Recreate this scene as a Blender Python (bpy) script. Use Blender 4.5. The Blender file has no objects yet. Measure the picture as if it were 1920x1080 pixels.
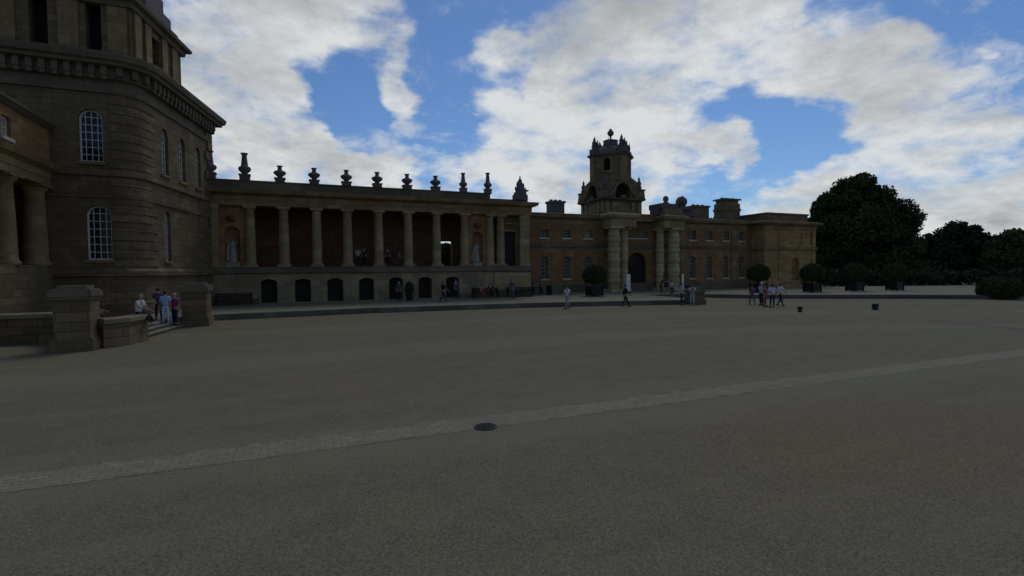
import bpy, math, random
import numpy as np
from mathutils import Vector, Matrix
random.seed(7)
PI = math.pi
sc = bpy.context.scene
COL = sc.collection

# ------------------------------------------------------------------ camera
EYE = 2.8
yaw, pit, rol = math.radians(22.7), math.radians(-1.9), math.radians(0.5)
cf = Vector((math.sin(yaw)*math.cos(pit), math.cos(yaw)*math.cos(pit), math.sin(pit)))
cr0 = Vector((math.cos(yaw), -math.sin(yaw), 0)); cu0 = cr0.cross(cf)
cu = cu0*math.cos(rol)+cr0*math.sin(rol); cr = cr0*math.cos(rol)-cu0*math.sin(rol)
cd = bpy.data.cameras.new('camera'); cam = bpy.data.objects.new('camera', cd); COL.objects.link(cam)
cd.sensor_width = 36; cd.lens = 18.0; cd.clip_end = 3000; cd.clip_start = .1
cam.matrix_world = Matrix(((cr.x, cu.x, -cf.x, 0), (cr.y, cu.y, -cf.y, 0), (cr.z, cu.z, -cf.z, EYE), (0, 0, 0, 1)))
sc.camera = cam
def ray(px, py): return cf + cr*((px-960)/960) + cu*((540-py)/960)

# ------------------------------------------------------------------ sun, sky, exposure
SUN_EL, SUN_AZ = math.radians(52), math.radians(38)      # azimuth clockwise from +Y: behind the palace, hidden by cloud
sd = bpy.data.lights.new('sun', 'SUN'); sun = bpy.data.objects.new('sun', sd); COL.objects.link(sun)
sd.energy = 0.72; sd.angle = math.radians(24); sd.color = (1.0, .95, .87)
sv = Vector((math.sin(SUN_AZ)*math.cos(SUN_EL), math.cos(SUN_AZ)*math.cos(SUN_EL), math.sin(SUN_EL)))
sun.rotation_euler = sv.to_track_quat('Z', 'Y').to_euler(); sun.location = (0, 0, 60)
sc.view_settings.view_transform = 'Standard'; sc.view_settings.look = 'None'
sc.view_settings.exposure = 0.0; sc.view_settings.gamma = 1.0

w = bpy.data.worlds.new("World"); sc.world = w; w.use_nodes = True
NT = w.node_tree; NT.nodes.clear()
def N(t, tree=None, **kw):
    n = (tree or NT).nodes.new(t)
    for k, v in kw.items(): setattr(n, k, v)
    return n
def L(a, b, tree=None): (tree or NT).links.new(a, b)
def M(op, a, b=None, c=None, tree=None, clamp=False):
    tr = tree or NT
    n = tr.nodes.new('ShaderNodeMath'); n.operation = op; n.use_clamp = clamp
    for i, v in enumerate((a, b, c)):
        if v is None: continue
        if isinstance(v, (int, float)): n.inputs[i].default_value = v
        else: tr.links.new(v, n.inputs[i])
    return n.outputs[0]
def MR(v, a, b, c, d, tree=None, smooth=True):
    tr = tree or NT
    n = tr.nodes.new('ShaderNodeMapRange'); n.interpolation_type = 'SMOOTHSTEP' if smooth else 'LINEAR'
    tr.links.new(v, n.inputs[0])
    for i, q in enumerate((a, b, c, d)): n.inputs[i+1].default_value = q
    return n.outputs[0]
SKY_S = 0.1
out = N('ShaderNodeOutputWorld'); bg = N('ShaderNodeBackground'); bg.inputs[1].default_value = SKY_S
L(bg.outputs[0], out.inputs[0])
sky = N('ShaderNodeTexSky', sky_type='NISHITA', sun_disc=False)
sky.sun_elevation = SUN_EL; sky.sun_rotation = SUN_AZ
sky.altitude = 100; sky.air_density = 1.0; sky.dust_density = .25; sky.ozone_density = 2.0
tc = N('ShaderNodeTexCoord')
dirn = tc.outputs['Generated']
nrm = N('ShaderNodeVectorMath', operation='NORMALIZE'); L(dirn, nrm.inputs[0]); D = nrm.outputs[0]
# flatten the clouds towards the horizon: noise is sampled on a ceiling plane
sep = N('ShaderNodeSeparateXYZ'); L(D, sep.inputs[0])
zz = M('ADD', M('MAXIMUM', sep.outputs[2], 0.0), 0.32)
cxy = N('ShaderNodeCombineXYZ'); L(M('DIVIDE', sep.outputs[0], zz), cxy.inputs[0]); L(M('DIVIDE', sep.outputs[1], zz), cxy.inputs[1]); L(M('MULTIPLY', sep.outputs[2], 1.3), cxy.inputs[2])
def noise(vec, scale, detail, rough, tree=None, dist=0.0):
    n = N('ShaderNodeTexNoise', tree); n.inputs['Scale'].default_value = scale; n.inputs['Detail'].default_value = detail
    n.inputs['Roughness'].default_value = rough; n.inputs['Distortion'].default_value = dist
    if vec is not None: L(vec, n.inputs['Vector'], tree)
    return n
warp = noise(cxy.outputs[0], 3.2, 4, .55)
wv = N('ShaderNodeVectorMath', operation='SUBTRACT'); L(warp.outputs['Color'], wv.inputs[0]); wv.inputs[1].default_value = (.5, .5, .5)
ws = N('ShaderNodeVectorMath', operation='SCALE'); L(wv.outputs[0], ws.inputs[0]); ws.inputs['Scale'].default_value = 0.16
wa = N('ShaderNodeVectorMath', operation='ADD'); L(D, wa.inputs[0]); L(ws.outputs[0], wa.inputs[1]); DW = wa.outputs[0]
CLOUDS = [(430,200,140,1),(520,170,110,.9),(400,310,120,1),(500,290,110,1),(380,80,100,.9),(600,30,90,.9),(700,25,70,.9),(480,30,100,.8),
 (740,310,70,.7),(600,330,90,.9),(735,160,55,1.1),(752,205,52,1.1),(760,85,36,.6),(640,130,26,.5),(690,330,80,.8),
 (900,80,60,.9),(990,80,90,1),(1100,90,110,1),(990,190,80,.8),(1100,230,120,1),(960,270,80,.8),(870,330,70,.9),(1050,330,110,1),
 (1200,190,140,1),(1250,80,130,1),(1370,90,120,1),(1470,100,110,.9),(1200,320,120,1),(1580,120,110,.9),(1650,160,90,.9),(1690,95,60,.8),
 (1375,270,46,1),(1300,270,50,.9),(1740,210,90,.9),(1850,270,120,1),(1700,310,110,.9),(1600,370,130,1),(1800,360,130,1),(1450,390,80,.8),(1845,100,28,.7)]
HOLES = [(690,175,60,-.8),(830,120,55,-.7),(545,105,50,-.6),(620,140,70,-.7),(655,260,80,-.5),(990,145,45,-.5),(1100,150,40,-.5),(1250,150,50,-.5),(1000,240,50,-.5),(1150,60,40,-.5),(1560,80,40,-.5),(1700,150,40,-.4),(1320,240,60,-.5),(640,200,80,-.5),(700,260,60,-.45),(830,200,75,-.6),(830,30,70,-.6),(1480,225,75,-.8),(1550,225,75,-.8),(1400,215,55,-.5),(1480,300,55,-.6),(1380,370,50,-.4),(955,250,35,-.4),
 (970,150,40,-.4),(1860,45,55,-.4),(1780,140,55,-.5),(950,10,90,-.5),(1540,30,60,-.4)]
def blob_sum(vec):
    acc = None
    for px, py, r, wt in CLOUDS + HOLES:
        d = ray(px, py); ln = d.length; d = d/ln
        v = N('ShaderNodeVectorMath', operation='DISTANCE'); L(vec, v.inputs[0]); v.inputs[1].default_value = d
        q = MR(v.outputs['Value'], 0.25*r/960/ln*1.0, 1.35*r/960/ln, wt, 0.0)
        acc = q if acc is None else M('ADD', acc, q)
    return acc
mass = M('MINIMUM', blob_sum(DW), .95)
fb = noise(cxy.outputs[0], 2.6, 9, .62).outputs['Fac']
fine = noise(cxy.outputs[0], 8.5, 8, .6).outputs['Fac']
# the same cloud noise a little nearer the sun: the difference lights cloud edges
off = N('ShaderNodeVectorMath', operation='ADD'); L(cxy.outputs[0], off.inputs[0]); off.inputs[1].default_value = (.02, .05, .05)
fb2 = noise(off.outputs[0], 2.6, 9, .62).outputs['Fac']
# beyond the part of the sky with named clouds: broken cloud
facing = N('ShaderNodeVectorMath', operation='DOT_PRODUCT'); L(D, facing.inputs[0]); facing.inputs[1].default_value = (math.sin(yaw), math.cos(yaw), 0.25)
elsewhere = MR(facing.outputs['Value'], 0.72, 0.45, 0.0, 0.42)
horizon = MR(sep.outputs[2], .02, .13, .75, 0.0)
dens = M('ADD', M('ADD', M('ADD', mass, elsewhere), horizon), M('ADD', M('MULTIPLY', M('SUBTRACT', fb, .5), 2.7), M('MULTIPLY', M('SUBTRACT', fine, .5), 1.9)))
wisp = noise(cxy.outputs[0], 5.0, 9, .68, None, .6).outputs['Fac']
alpha = M('MAXIMUM', MR(dens, .04, 1.2, 0.0, 1.0), M('MULTIPLY', MR(wisp, .50, .74, 0.0, .55), MR(dens, -1.1, .1, .35, 1.0)))
thick = MR(dens, .5, 1.5, 1.08, 0.86)
lit = M('ADD', M('MULTIPLY', M('SUBTRACT', fb, fb2), 1.8), thick)
big = noise(cxy.outputs[0], 2.1, 8, .6).outputs['Fac']
lit = M('MULTIPLY', lit, MR(big, .34, .66, .70, 1.18))
sunward = N('ShaderNodeVectorMath', operation='DOT_PRODUCT'); L(D, sunward.inputs[0]); sunward.inputs[1].default_value = sv
glow = MR(sunward.outputs['Value'], -.35, .62, 0.25, 1.0)
high = MR(sep.outputs[2], .36, .62, 1.0, 0.42)
lum = M('MULTIPLY', M('MULTIPLY', lit, glow), high)
cm = N('ShaderNodeMix', data_type='RGBA'); L(M('MINIMUM', M('MAXIMUM', lum, 0.0), 1.0), cm.inputs[0])
cm.inputs[6].default_value = (.75, .95, 1.2, 1); cm.inputs[7].default_value = (6.9, 7.1, 7.15, 1)
sk = N('ShaderNodeMix', data_type='RGBA', blend_type='MULTIPLY'); sk.inputs[0].default_value = 1.0
L(sky.outputs[0], sk.inputs[6]); sk.inputs[7].default_value = (.45, .61, .80, 1)
mx = N('ShaderNodeMix', data_type='RGBA'); L(alpha, mx.inputs[0]); L(sk.outputs[2], mx.inputs[6]); L(cm.outputs[2], mx.inputs[7])
L(mx.outputs[2], bg.inputs[0])

# ------------------------------------------------------------------ materials
def newmat(name):
    m = bpy.data.materials.new(name); m.use_nodes = True
    t = m.node_tree; b = t.nodes['Principled BSDF']; return m, t, b
def mixc(t, fac, a, b, mode='MIX'):
    n = N('ShaderNodeMix', t, data_type='RGBA', blend_type=mode)
    if isinstance(fac, (int, float)): n.inputs[0].default_value = fac
    else: L(fac, n.inputs[0], t)
    for i, v in ((6, a), (7, b)):
        if isinstance(v, tuple): n.inputs[i].default_value = (*v, 1)
        else: L(v, n.inputs[i], t)
    return n.outputs[2]
def stone(name, c1, c2, course=0.38, block=0.9, joint=.5, streak=.5, bump=.5):
    m, t, b = newmat(name)
    tc = N('ShaderNodeTexCoord', t); ob = tc.outputs['Object']
    s = N('ShaderNodeSeparateXYZ', t); L(ob, s.inputs[0], t)
    c = N('ShaderNodeCombineXYZ', t); L(M('ADD', s.outputs[0], M('MULTIPLY', s.outputs[1], 0.93, tree=t), tree=t), c.inputs[0], t); L(s.outputs[2], c.inputs[1], t)
    br = N('ShaderNodeTexBrick', t); L(c.outputs[0], br.inputs['Vector'], t)
    br.inputs['Scale'].default_value = 1; br.inputs['Brick Width'].default_value = block; br.inputs['Row Height'].default_value = course
    br.inputs['Mortar Size'].default_value = .018; br.inputs['Mortar Smooth'].default_value = .3; br.inputs['Bias'].default_value = 0
    br.inputs['Color1'].default_value = (*c1, 1); br.inputs['Color2'].default_value = (*[x*.58 for x in c1], 1)
    br.inputs['Mortar'].default_value = (*[x*(1-joint) for x in c1], 1)
    n1 = noise(ob, .55, 6, .65, t)
    col = mixc(t, MR(n1.outputs['Fac'], .38, .66, 0, .8, t), br.outputs['Color'], c2)
    # vertical rain streaks and soot
    mp = N('ShaderNodeMapping', t); mp.inputs['Scale'].default_value = (2.2, 2.2, .16); L(ob, mp.inputs['Vector'], t)
    n2 = noise(mp.outputs[0], 1.0, 5, .6, t)
    col = mixc(t, MR(n2.outputs['Fac'], .5, .72, 0, streak, t), col, tuple(x*.45 for x in c1))
    n4 = noise(ob, 1.7, 6, .7, t); col = mixc(t, MR(n4.outputs['Fac'], .55, .72, 0, .4, t), col, tuple(min(.5, x*1.6) for x in c1))   # pale lichen
    n3 = noise(ob, 6, 5, .7, t)
    col = mixc(t, .55, col, mixc(t, n3.outputs['Fac'], (.35, .34, .32), (.68, .67, .64)), 'OVERLAY')
    L(col, b.inputs['Base Color'], t); b.inputs['Roughness'].default_value = .93
    b.inputs['Specular IOR Level'].default_value = .2
    bm = N('ShaderNodeBump', t); bm.inputs['Strength'].default_value = bump; bm.inputs['Distance'].default_value = .04
    L(M('ADD', M('MULTIPLY', br.outputs['Fac'], -1.0, tree=t), M('MULTIPLY', n3.outputs['Fac'], .35, tree=t), tree=t), bm.inputs['Height'], t)
    L(bm.outputs[0], b.inputs['Normal'], t)
    return m
def plain(name, c, rough=.8, var=.25, scale=9, metal=0.0, bump=.0, spec=.3):
    m, t, b = newmat(name)
    tc = N('ShaderNodeTexCoord', t); n = noise(tc.outputs['Object'], scale, 5, .65, t)
    col = mixc(t, n.outputs['Fac'], tuple(x*(1-var) for x in c), tuple(min(1, x*(1+var)) for x in c))
    L(col, b.inputs['Base Color'], t); b.inputs['Roughness'].default_value = rough; b.inputs['Metallic'].default_value = metal
    b.inputs['Specular IOR Level'].default_value = spec
    if bump:
        bm = N('ShaderNodeBump', t); bm.inputs['Strength'].default_value = bump; bm.inputs['Distance'].default_value = .02
        L(n.outputs['Fac'], bm.inputs['Height'], t); L(bm.outputs[0], b.inputs['Normal'], t)
    return m
def foliage(name, c1, c2):
    m, t, b = newmat(name)
    g = N('ShaderNodeNewGeometry', t)
    tc = N('ShaderNodeTexCoord', t); n = noise(tc.outputs['Object'], .6, 3, .6, t)
    f = M('ADD', M('MULTIPLY', g.outputs['Random Per Island'], .6, tree=t), M('MULTIPLY', n.outputs['Fac'], .4, tree=t), tree=t)
    L(mixc(t, f, c1, c2), b.inputs['Base Color'], t); b.inputs['Roughness'].default_value = .85
    b.inputs['Specular IOR Level'].default_value = .08
    return m
def gravel(name, c1, c2, c3, fine=64):
    m, t, b = newmat(name)
    tc = N('ShaderNodeTexCoord', t); ob = tc.outputs['Object']
    v = N('ShaderNodeTexVoronoi', t); v.inputs['Scale'].default_value = fine; L(ob, v.inputs['Vector'], t)
    n1 = noise(ob, 19, 6, .8, t); n2 = noise(ob, .11, 6, .6, t); n3 = noise(ob, 1.3, 5, .65, t)
    mp = N('ShaderNodeMapping', t); mp.inputs['Scale'].default_value = (.12, .9, 1); mp.inputs['Rotation'].default_value = (0, 0, .18); L(ob, mp.inputs['Vector'], t)
    n4 = noise(mp.outputs[0], 1.0, 4, .6, t)
    col = mixc(t, MR(n2.outputs['Fac'], .4, .62, 0, 1, t), c1, c2)
    col = mixc(t, MR(n3.outputs['Fac'], .42, .7, 0, .55, t), col, c3)
    rp = N('ShaderNodeVectorMath', t, operation='DISTANCE'); rm = N('ShaderNodeMapping', t); rm.inputs['Scale'].default_value = (.5, 1.0, 0); L(ob, rm.inputs['Vector'], t); L(rm.outputs[0], rp.inputs[0], t); rp.inputs[1].default_value = (4.6, 5.2, 0)
    col = mixc(t, MR(M('ADD', rp.outputs['Value'], M('MULTIPLY', n3.outputs['Fac'], 2.2, tree=t), tree=t), 1.6, 4.2, .75, 0, t), col, (c2[0]*1.04, c2[1]*.88, c2[2]*.86))   # worn reddish gravel
    hs = N('ShaderNodeSeparateColor', t); L(v.outputs['Color'], hs.inputs[0], t)
    gr = mixc(t, M('ADD', M('MULTIPLY', hs.outputs[0], .55, tree=t), M('MULTIPLY', n1.outputs['Fac'], .45, tree=t), tree=t), (.05, .05, .05), (.97, .96, .92))
    col = mixc(t, .75, col, gr, 'OVERLAY')
    col = mixc(t, MR(n4.outputs['Fac'], .48, .68, 0, .22, t), col, tuple(x*1.4 for x in c1))
    wv_ = N('ShaderNodeTexWave', t, wave_type='RINGS', rings_direction='Z'); wv_.inputs['Scale'].default_value = .035; wv_.inputs['Distortion'].default_value = 2.5; wv_.inputs['Detail'].default_value = 3
    mp2 = N('ShaderNodeMapping', t); mp2.inputs['Location'].default_value = (-6, 40, 0); L(ob, mp2.inputs['Vector'], t); L(mp2.outputs[0], wv_.inputs['Vector'], t)
    col = mixc(t, M('MULTIPLY', MR(wv_.outputs['Fac'], .7, 1.0, 0, .5, t), n2.outputs['Fac'], tree=t), col, tuple(x*1.5 for x in c1))
    vs_ = N('ShaderNodeTexVoronoi', t); vs_.inputs['Scale'].default_value = 7; L(ob, vs_.inputs['Vector'], t)
    col = mixc(t, MR(vs_.outputs['Distance'], .07, .10, .55, 0, t), col, tuple(x*2.0 for x in c1))
    L(col, b.inputs['Base Color'], t); b.inputs['Roughness'].default_value = .95; b.inputs['Specular IOR Level'].default_value = .15
    bm = N('ShaderNodeBump', t); bm.inputs['Strength'].default_value = .55; bm.inputs['Distance'].default_value = .02
    L(M('ADD', hs.outputs[0], n1.outputs['Fac'], tree=t), bm.inputs['Height'], t); L(bm.outputs[0], b.inputs['Normal'], t)
    return m
def setts(name, c):
    m, t, b = newmat(name)
    tc = N('ShaderNodeTexCoord', t); ob = tc.outputs['Object']
    br = N('ShaderNodeTexBrick', t); L(ob, br.inputs['Vector'], t); br.inputs['Scale'].default_value = 1
    br.inputs['Brick Width'].default_value = .24; br.inputs['Row Height'].default_value = .135; br.inputs['Mortar Size'].default_value = .016
    br.inputs['Mortar Smooth'].default_value = .6
    br.inputs['Color1'].default_value = (*c, 1); br.inputs['Color2'].default_value = (*[x*.82 for x in c], 1); br.inputs['Mortar'].default_value = (*[x*.66 for x in c], 1)
    n = noise(ob, 1.2, 6, .7, t); n2 = noise(ob, 30, 4, .7, t)
    col = mixc(t, MR(n.outputs['Fac'], .4, .62, 0, .75, t), br.outputs['Color'], tuple(x*.72 for x in c))
    col = mixc(t, .5, col, mixc(t, n2.outputs['Fac'], (.2, .2, .2), (.8, .8, .78)), 'OVERLAY')
    sy = N('ShaderNodeSeparateXYZ', t); L(ob, sy.inputs[0], t); n5 = noise(ob, 2.6, 7, .75, t)
    ed = M('ADD', M('MULTIPLY', M('ABSOLUTE', M('SUBTRACT', sy.outputs[1], 8.91, tree=t), tree=t), 2.4, tree=t), M('MULTIPLY', M('SUBTRACT', n5.outputs['Fac'], .5, tree=t), 1.7, tree=t), tree=t)
    col = mixc(t, MR(ed, .75, 1.05, 0, .9, t), col, mixc(t, n2.outputs['Fac'], (.10, .094, .065), (.19, .175, .125)))
    L(col, b.inputs['Base Color'], t); b.inputs['Roughness'].default_value = .95; b.inputs['Specular IOR Level'].default_value = .08
    bm = N('ShaderNodeBump', t); bm.inputs['Strength'].default_value = .5; bm.inputs['Distance'].default_value = .02
    L(M('SUBTRACT', n2.outputs['Fac'], br.outputs['Fac'], tree=t), bm.inputs['Height'], t); L(bm.outputs[0], b.inputs['Normal'], t)
    return m

MT = {}
MT['block'] = stone('weathered_grey_stone', (0.211, 0.152, 0.086), (0.110, 0.081, 0.048), course=.36, block=.95, joint=.6)
MT['stone'] = stone('golden_stone', (0.298, 0.211, 0.106), (0.165, 0.118, 0.062), course=.5, block=1.1, joint=.3)
MT['wing'] = stone('brown_stone', (0.325, 0.190, 0.088), (0.203, 0.101, 0.045), course=.4, block=1.0, joint=.4)
MT['endblock'] = stone('hazed_ochre_stone', (0.437, 0.282, 0.121), (0.271, 0.167, 0.074), course=.4, block=1.0, joint=.35)  # stone lightened towards yellow, haze put into its colour
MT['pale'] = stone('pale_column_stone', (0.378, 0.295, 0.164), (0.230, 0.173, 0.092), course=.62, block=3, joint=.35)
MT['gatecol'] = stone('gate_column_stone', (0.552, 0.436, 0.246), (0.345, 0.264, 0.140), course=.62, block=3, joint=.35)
MT['trim'] = stone('dark_trim_stone', (0.176, 0.144, 0.098), (0.095, 0.077, 0.057), course=2, block=3, joint=.1)
MT['back'] = stone('red_brown_plaster', (0.196, 0.101, 0.057), (0.115, 0.057, 0.035), course=.4, block=1.0, joint=.2)
MT['podium'] = stone('podium_stone', (0.322, 0.269, 0.163), (0.184, 0.151, 0.089), course=.45, block=1.0, joint=.35)
MT['tower'] = stone('tower_stone', (0.249, 0.180, 0.103), (0.129, 0.096, 0.062), course=.4, block=.9, joint=.3)
MT['urn'] = plain('purple_dark_stone', (.125, .10, .105), .9, .35, 5, bump=.5)  # dark stone; its slight purple tint imitates lens fringing
MT['statue'] = plain('pale_statue_stone', (.30, .275, .21), .85, .3, 4, bump=.5)
MT['white'] = plain('white_paint', (.56, .56, .52), .5, .08)
MT['cream'] = plain('weathered_cream_paint', (.36, .33, .25), .6, .15)
MT['sill'] = plain('pale_sill_stone', (.46, .44, .36), .8, .2)
MT['glass'] = plain('dark_window_glass', (.010, .011, .014), .12, .2, spec=.25)
MT['blind'] = plain('pale_window_blind', (.22, .23, .21), .6, .1)
MT['dark'] = plain('opening_shade', (.014, .012, .012), .9, .3)  # near-black colour standing in for the shade inside openings
MT['door'] = plain('dark_door_timber', (.022, .016, .013), .7, .3)
MT['lead'] = plain('roof_lead', (.09, .095, .10), .6, .2)
MT['slab'] = gravel('terrace_paving', (.205, .188, .135), (.18, .166, .12), (.145, .134, .10), 20)
MT['kerb'] = stone('kerb_stone', (0.153, 0.144, 0.115), (0.090, 0.088, 0.072), course=.6, block=1.4, joint=.3)
MT['gravel'] = gravel('court_gravel', (.164, .150, .095), (.180, .148, .097), (.128, .117, .076))
MT['setts'] = setts('sett_paving', (.278, .252, .174))
MT['iron'] = plain('cast_iron', (.032, .03, .027), .7, .4, 20, metal=.1, bump=.3, spec=.15)
MT['black'] = plain('black_paint', (.012, .012, .013), .5, .2)
MT['planter'] = plain('planter_timber', (.014, .015, .014), .6, .3)
MT['leaf_tree'] = foliage('tree_leaves', (.030, .044, .016), (.078, .098, .038))
MT['leaf_dark'] = foliage('cedar_needles', (.022, .034, .018), (.056, .072, .034))
MT['leaf_box'] = foliage('clipped_leaves', (.030, .042, .016), (.085, .10, .042))
MT['bark'] = plain('bark', (.05, .04, .03), .9, .4, 6, bump=.6)
MT['sign'] = plain('white_panel', (.68, .68, .66), .5, .04)
def cloth(c): 
    k = 'cloth_%d_%d_%d' % tuple(int(x*255) for x in c)
    if k not in MT: MT[k] = plain(k.replace('cloth', 'fabric'), c, .85, .12, 8)
    return MT[k]

# ------------------------------------------------------------------ mesh helpers
class MB:
    def __init__(s): s.v = []; s.f = []; s.m = []; s.sm = []
    def poly(s, pts, mat=0, smooth=False):
        i = len(s.v); s.v += [tuple(p) for p in pts]; s.f.append(tuple(range(i, i+len(pts)))); s.m.append(mat); s.sm.append(smooth)
    def add(s, verts, faces, mat=0, smooth=False):
        i = len(s.v); s.v += [tuple(p) for p in verts]
        for f in faces: s.f.append(tuple(a+i for a in f)); s.m.append(mat); s.sm.append(smooth)
    def box(s, x0, x1, y0, y1, z0, z1, mat=0):
        s.add([(x0,y0,z0),(x1,y0,z0),(x1,y1,z0),(x0,y1,z0),(x0,y0,z1),(x1,y0,z1),(x1,y1,z1),(x0,y1,z1)],
              [(0,3,2,1),(4,5,6,7),(0,1,5,4),(1,2,6,5),(2,3,7,6),(3,0,4,7)], mat)
    def fbox(s, fr, u0, u1, d0, d1, z0, z1, mat=0):
        P = fr.P
        s.add([P(u0,d0,z0),P(u1,d0,z0),P(u1,d1,z0),P(u0,d1,z0),P(u0,d0,z1),P(u1,d0,z1),P(u1,d1,z1),P(u0,d1,z1)],
              [(0,3,2,1),(4,5,6,7),(0,1,5,4),(1,2,6,5),(2,3,7,6),(3,0,4,7)], mat)
    def prism(s, pts, z0, z1, mat=0, top=True, bottom=True):
        n = len(pts)
        s.add([(x,y,z0) for x,y in pts]+[(x,y,z1) for x,y in pts], [(i,(i+1)%n,n+(i+1)%n,n+i) for i in range(n)], mat)
        if top: s.poly([(x,y,z1) for x,y in pts], mat)
        if bottom: s.poly([(x,y,z0) for x,y in pts][::-1], mat)
    def lathe(s, cx, cy, prof, seg=20, mat=0, smooth=True, a0=0.0, a1=2*PI):
        full = abs(a1-a0-2*PI) < 1e-6; k = seg if full else seg+1
        vs = []
        for r, z in prof:
            for i in range(k):
                a = a0+(a1-a0)*i/seg; vs.append((cx+r*math.cos(a), cy+r*math.sin(a), z))
        fs = []
        for j in range(len(prof)-1):
            for i in range(seg):
                b = (i+1) % k; fs.append((j*k+i, j*k+b, (j+1)*k+b, (j+1)*k+i))
        s.add(vs, fs, mat, smooth)
        if full:
            if prof[-1][0] > .001: s.poly([vs[(len(prof)-1)*k+i] for i in range(k)], mat)
            if prof[0][0] > .001: s.poly([vs[i] for i in range(k)][::-1], mat)
    def tube(s, pts, rad, seg=8, mat=0, smooth=True):
        pts = [Vector(p) for p in pts]; n = len(pts)
        if not isinstance(rad, (list, tuple)): rad = [rad]*n
        vs = []
        for i, p in enumerate(pts):
            d = (pts[min(i+1,n-1)]-pts[max(i-1,0)]).normalized()
            a = d.orthogonal().normalized(); 
            if i > 0:
                a = (pa - d*pa.dot(d)).normalized()
            pa = a; b = d.cross(a)
            for k in range(seg):
                t = 2*PI*k/seg; vs.append(p+(a*math.cos(t)+b*math.sin(t))*rad[i])
        fs = [(j*seg+i, j*seg+(i+1)%seg, (j+1)*seg+(i+1)%seg, (j+1)*seg+i) for j in range(n-1) for i in range(seg)]
        s.add(vs, fs, mat, smooth); s.poly([vs[i] for i in range(seg)][::-1], mat); s.poly([vs[(n-1)*seg+i] for i in range(seg)], mat)
    def ball(s, c, r, seg=12, mat=0, squash=(1,1,1)):
        vs = []; rings = max(4, seg//2)
        for j in range(rings+1):
            th = PI*j/rings
            for i in range(seg):
                a = 2*PI*i/seg; vs.append((c[0]+r*squash[0]*math.sin(th)*math.cos(a), c[1]+r*squash[1]*math.sin(th)*math.sin(a), c[2]-r*squash[2]*math.cos(th)))
        s.add(vs, [(j*seg+i, j*seg+(i+1)%seg, (j+1)*seg+(i+1)%seg, (j+1)*seg+i) for j in range(rings) for i in range(seg)], mat, True)
    def sweep(s, path, prof, closed=False, mat=0):
        # path: 2D points, profile: (outward, z); outward is to the right of the direction of travel
        n = len(path); P = [Vector((p[0], p[1])) for p in path]; rows = []
        for i in range(n):
            if closed: a = P[i]-P[i-1]; b = P[(i+1)%n]-P[i]
            else: a = P[i]-P[i-1] if i else P[1]-P[0]; b = P[i+1]-P[i] if i < n-1 else P[-1]-P[-2]
            a = a.normalized(); b = b.normalized(); na = Vector((a.y,-a.x)); nb = Vector((b.y,-b.x))
            mi = (na+nb); mi = mi/max(.2, mi.dot(na)) if mi.length > 1e-6 else na
            rows.append([(P[i].x+mi.x*o, P[i].y+mi.y*o, z) for o, z in prof])
        k = len(prof); vs = [p for r in rows for p in r]; fs = []
        for i in range(n if closed else n-1):
            j = (i+1) % n
            for q in range(k-1): fs.append((i*k+q, j*k+q, j*k+q+1, i*k+q+1))
        s.add(vs, fs, mat)
        if not closed: s.poly(rows[0], mat); s.poly(rows[-1][::-1], mat)
    def build(s, name, mats, parent=None, root=None):
        if not isinstance(mats, (list, tuple)): mats = [mats]
        r = root if root is not None else parent
        off = Vector((0,0,0))
        if r is not None:
            while r.parent: r = r.parent
            off = r.location
        me = bpy.data.meshes.new(name)
        me.from_pydata([(x-off.x, y-off.y, z-off.z) for x,y,z in s.v], [], s.f)
        for m in mats: me.materials.append(m)
        me.polygons.foreach_set('material_index', s.m); me.polygons.foreach_set('use_smooth', s.sm); me.update()
        o = bpy.data.objects.new(name, me); COL.objects.link(o)
        if parent is not None: o.parent = parent
        return o
def split_build(boxes, name, mat, parent):
    for args in boxes:
        m = MB(); m.fbox(*args); m.build(name, mat, parent)
class Fr:
    # wall frame: u along the wall, d into the wall, z up
    def __init__(s, p, q):
        s.p = Vector((p[0],p[1])); q = Vector((q[0],q[1])); s.len = (q-s.p).length; s.e = (q-s.p).normalized(); s.n = Vector((-s.e.y, s.e.x))
    def P(s, u, d, z): v = s.p+s.e*u+s.n*d; return (v.x, v.y, z)
def arcpts(u0, u1, z1, rise, seg=12):
    # points along the head of an opening from (u0, spring) over the top to (u1, spring)
    wd = u1-u0; r = (wd*wd/4+rise*rise)/(2*rise); c = (u0+u1)/2; cz = z1-r; a = math.asin(min(1, wd/2/r))
    if rise > wd/2-1e-6: a = PI/2
    return [(c+r*math.sin(-a+2*a*i/seg), cz+r*math.cos(-a+2*a*i/seg)) for i in range(seg+1)]
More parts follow.
